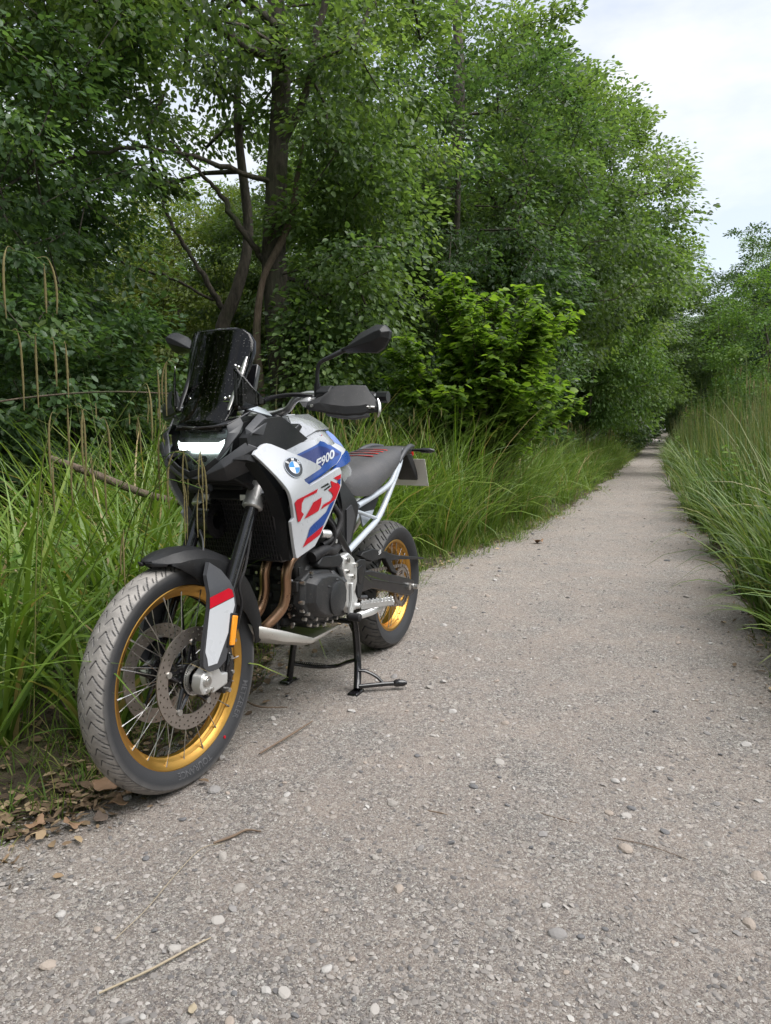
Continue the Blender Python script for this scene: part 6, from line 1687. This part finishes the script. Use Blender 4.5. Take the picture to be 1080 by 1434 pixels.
# number plate, seen from behind its face: a thin bare sheet hung at the tail
pz = [(-.2845, .935), (-.345, .790)]
m = MB().loft([[(pz[0][0], -.108, pz[0][1]), (pz[0][0], .108, pz[0][1]), (pz[0][0] - .003, .108, pz[0][1]), (pz[0][0] - .003, -.108, pz[0][1])], [(pz[1][0], -.108, pz[1][1]), (pz[1][0], .108, pz[1][1]), (pz[1][0] - .003, .108, pz[1][1]), (pz[1][0] - .003, -.108, pz[1][1])]])
m.build('number_plate', M_plate, bike, bevel=.0008)
MB().prism([(-.25, .985), (-.275, .985), (-.285, .955), (-.255, .95)], -.05, .05).build('tail_light', simple_mat('tail_red', (.35, .01, .01), .2, coat=.6), bike, bevel=.004)
# inner rear hugger
hs = []
for a in np.linspace(R(20), R(140), 14):
    r = .345
    hs.append([(r * math.cos(a) * 1.0, v, .3185 + r * math.sin(a) - (.02 if abs(v) > .06 else 0)) for v in (-.085, -.05, 0, .05, .085)])
# ------------------------------------------------------------------ centre stand
m = MB()
for s in (1, -1):
    pass
cs = MB().tube([(.60, -.125, .285), (.60, .125, .285)], .012, 10).tube(smooth_path([(.655, -.148, .085), (.60, -.06, .066), (.56, .02, .068), (.60, .09, .105), (.615, .135, .125)]), .0085, 10)
cso = cs.build('centre_stand', M_gloss, bike)
m = MB().tube(smooth_path([(.600, .125, .300), (.602, .135, .22), (.610, .146, .130), (.640, .160, .065), (.672, .172, .022)]), [.015, .0155, .0155, .0165, .015], 12)
m.build('stand_leg', M_gloss, cso)
m = MB().tube(smooth_path([(.612, -.120, .300), (.650, -.132, .20), (.660, -.145, .10), (.664, -.155, .02)]), .0145, 12)
m.build('stand_leg', M_gloss, cso)
for s, uu in ((1, .676), (-1, .664)):
    MB().loft([[(uu - .045, (.165 * s) - .022, .004), (uu + .035, (.165 * s) - .022, .004), (uu + .035, (.165 * s) + .026, .004), (uu - .045, (.165 * s) + .026, .004)], [(uu - .04, (.165 * s) - .018, .016), (uu + .03, (.165 * s) - .018, .016), (uu + .03, (.165 * s) + .022, .016), (uu - .04, (.165 * s) + .022, .016)]]).build('stand_foot', M_gloss, cso, bevel=.003)
m = MB().tube([(.668, .178, .034), (.60, .262, .034), (.572, .300, .033)], .0095, 12).tube([(.575, .295, .033), (.570, .303, .034), (.556, .330, .034), (.548, .345, .034)], [.010, .0155, .0145, .006], 12)
m.build('stand_tang', M_gloss, cso)
m = MB()
ga = smooth_path([(.640, .165, .092), (.625, .190, .088), (.608, .228, .066), (.600, .258, .038)])
m.tube(ga, [.008, .010, .010, .009], 10, flat=.7); m.build('stand_gusset', M_gloss, cso)
sp = []
for t in np.linspace(0, 1, 160):
    p = np.array([.655, -.148, .090]) * (1 - t) + np.array([.59, -.02, .072]) * t
    sp.append(p + .008 * np.array([0, math.cos(t * 110), math.sin(t * 110)]))
MB().tube(sp, .0018, 5).build('stand_spring', M_black, cso)

# the bike stands slightly askew: bar ends and panels on its right sit a little inboard and higher
def cant(o):
    for ch in [o] + list(o.children):
        if ch.type == 'MESH' and not ch.get('canted'):
            V = np.empty(len(ch.data.vertices) * 3, np.float32); ch.data.vertices.foreach_get('co', V); V = V.reshape(-1, 3)
            if V[:, 1].mean() < -.03:
                c, q = math.cos(R(2.6)), math.sin(R(2.6))
                V2 = V.copy(); V2[:, 1] = V[:, 1] * c + V[:, 2] * q; V2[:, 2] = V[:, 2] * c - V[:, 1] * q
                ch.data.vertices.foreach_set('co', V2.ravel()); ch.data.update(); ch['canted'] = 1
for o in list(bike.children):
    if o.name.split('.')[0] in ('handlebar', 'grip', 'bar_end_weight', 'switch_block', 'lever_perch', 'brake_lever', 'guard_end', 'hand_guard', 'mirror', 'side_panel', 'tank_trim', 'radiator_shroud', 'shroud_rib', 'shroud_bracket'):
        cant(o)
for o in bike.children_recursive:
    if 'canted' in o: del o['canted']

# tiny fixings and castings too small to pick apart
for o in bike.children_recursive:
    if o.name.split('.')[0] in ('front_casting', 'engine_bolt', 'bolt', 'control_cable', 'fitting', 'casting_rib', 'footrest_tooth', 'cover_rib', 'disc_bobbin', 'reflector_cup', 'sidewall_lettering', 'model_lettering', 'maker_mark', 'footrest', 'hose', 'disc_carrier', 'axle_nut', 'axle_adjuster'):
        o['kind'] = 'stuff'
# ================================================================== SMALL THINGS ON THE GROUND
M_deadleaf = simple_mat('dead_leaf', (.24, .145, .085), .75, dust=.5, dust_col=(.33, .24, .17), scale=40)
M_deadleaf2 = simple_mat('dark_dead_leaf', (.13, .095, .075), .8, dust=.4, dust_col=(.2, .16, .13), scale=40)
M_stick = simple_mat('brown_stick', (.13, .09, .06), .85, dust=.6, dust_col=(.25, .19, .14), scale=60)
M_straw = simple_mat('dry_straw', (.30, .25, .175), .8, dust=.3)
def dead_leaf(loc, size, rz, curl, label, seed, mat=M_deadleaf):
    r = np.random.default_rng(seed)
    nr, na = 6, 26; V = [(0, 0, 0)]; F = []
    a = np.linspace(0, 2 * np.pi, na, endpoint=False)
    lob = 1 - .16 * np.abs(np.sin(a * 2.5)) ** 1.5 + r.normal(0, .05, na)
    for i in range(1, nr + 1):
        t = i / nr
        x = t * lob * np.cos(a); y = t * lob * np.sin(a) * .8
        z = curl * .35 * (x * x - .6 * y * y) + curl * .22 * np.sin(3 * a + 1) * t * t + r.normal(0, .02, na) * t
        V += list(zip(x, y, z))
    for k in range(na):
        F.append((0, 1 + k, 1 + (k + 1) % na))
        for i in range(nr - 1):
            b = 1 + i * na
            F.append((b + k, b + na + k, b + na + (k + 1) % na, b + (k + 1) % na))
    V = np.array(V) * size
    V[:, 2] -= V[:, 2].min()
    m = MB().add(V, F)
    o = m.build('dead_leaf', mat, None, smooth=60)
    md = o.modifiers.new('solid', 'SOLIDIFY'); md.thickness = .0012
    o.location = loc; o.rotation_euler = (r.normal(0, .15), r.normal(0, .15), rz)
    tag(o, label, 'leaf', 'dead leaves on the verge by the front wheel')
dead_leaf((-.862, 1.905, .012), 0.028, .3, .8, 'pale tan crumpled dead leaf on the gravel edge below the grass', 1)
dead_leaf((-.955, 1.90, .012), 0.031, 1.3, .9, 'curled brown dead leaf at the left frame edge', 2)
dead_leaf((-.795, 1.945, .012), 0.027, 2.2, .5, 'dark grey brown dead leaf right of the pale tan one', 3, M_deadleaf2)
dead_leaf((-.745, 2.10, .016), 0.047, 2.9, .6, 'long torn brown leaf pointing at the front tyre', 4)
dead_leaf((-.84, 2.10, .03), 0.043, .9, .7, 'brown leaf half buried in grass left of the front tyre', 5)
dead_leaf((-.77, 2.01, .014), 0.035, 1.9, .8, 'rust brown leaf folded up just below the long torn leaf', 6)
dead_leaf((-.655, 2.17, .016), 0.027, .5, .9, 'small dark leaf tucked under the front tyre', 7, M_deadleaf2)
dead_leaf((-.80, 2.2, .05), 0.039, 3.9, .5, 'tan leaf caught in grass behind the others', 8)
dead_leaf((.075, 3.95, .020), 0.027, .4, .7, 'rust coloured leaf on the gravel right of the rear wheel', 9)
dead_leaf((-.36, 1.26, .016), 0.011, 1.4, .5, 'tiny straw coloured leaf at the bottom of the path', 10, M_straw)
dead_leaf((1.45, 6.9, .02), 0.055, .4, .9, 'orange brown leaf at the grass edge beyond the rear wheel', 11)
def twig(pts, r, label, mat=M_stick, name='twig'):
    P = np.array(pts, float); c = P[0].copy()
    o = MB().tube(smooth_path(P - c, 5), r, 7).build(name, mat, None, smooth=60)
    o.location = c; tag(o, label, 'twig', None)
twig([(-.55, 1.30, .016), (-.47, 1.36, .018), (-.40, 1.43, .017), (-.372, 1.455, .016)], [.0022, .0028, .0024, .0015], 'dry straw coloured stalk lying in the lower left of the path', M_straw, 'dry_stalk')
twig([(-.575, 1.45, .016), (-.54, 1.55, .015), (-.51, 1.68, .016), (-.475, 1.79, .016), (-.42, 1.815, .017)], [.0009, .001, .001, .0007], 'long thin straw bent across the gravel below the front wheel', M_straw, 'dry_stalk')
twig([(-.45, 1.815, .016), (-.405, 1.845, .018), (-.375, 1.875, .018), (-.335, 1.87, .017)], [.003, .004, .003, .002], 'forked dark twig on the gravel below the front wheel')
twig([(.42, 1.98, .016), (.47, 1.94, .018), (.53, 1.91, .017)], [.0009, .0012, .0009], 'short brown twig on the right of the path')
twig([(.60, 1.84, .016), (.68, 1.80, .019), (.76, 1.74, .017)], [.0009, .0013, .0009], 'longer brown twig near the right frame edge')
twig([(-.42, 2.35, .016), (-.33, 2.5, .02), (-.27, 2.62, .018)], [.003, .004, .002], 'thin dark twig beside the right rear of the front tyre')
twig([(-.62, 2.9, .03), (-.5, 2.75, .025), (-.38, 2.75, .02)], [.003, .004, .002], 'thin twig lying under the engine')
twig([(.12, 1.98, .016), (.155, 1.965, .017), (.175, 1.955, .016)], [.002, .0025, .0015], 'tiny reddish twig in the middle of the path')
b = empty('fallen_branch', (-1.95, 4.3, .92)); tag(b, 'bare brown fallen branch lying across the undergrowth left of the motorcycle', 'branch')
MB().tube(smooth_path([(0, 0, 0), (.28, -.02, -.10), (.55, -.05, -.20), (.86, -.06, -.28), (1.15, -.05, -.42)], 8), [.020, .024, .022, .018, .012], 10).build('branch', M_dead, b)
b2 = empty('fallen_branch', (-2.1, 3.6, 1.18)); tag(b2, 'long thin grey dead branch reaching across the dark shrubs at the left', 'branch')
MB().tube(smooth_path([(0, 0, 0), (.35, 0, .06), (.75, 0, .09), (1.1, 0, .08)], 8), [.005, .0045, .003], 8).build('branch', M_dead, b2)

# white umbels in the right-hand sedge
def umbels():
    r = np.random.default_rng(91); P, F = [], []; n = 0
    M = island_mat('white_petal', [(0, (.55, .57, .5)), (1, (.8, .8, .76))], .7, .2, hue=False)
    m = MB()
    for k in range(34):
        y = r.uniform(4.6, 9); x = xR(y) + r.uniform(.15, .8); z = r.uniform(.25, .6)
        for q in range(14):
            a = r.uniform(0, 6.28); d = r.random() ** .5 * .03
            c = np.array([x + d * math.cos(a), y + d * math.sin(a), z + r.normal(0, .005)])
            m.add([c + [.004, 0, 0], c + [0, .004, .001], c + [-.004, 0, 0], c + [0, -.004, .001]], [(0, 1, 2, 3)])
    o = m.build('white_flowers', M, None, smooth=0, fix=False); tag(o, kind='stuff')
umbels()
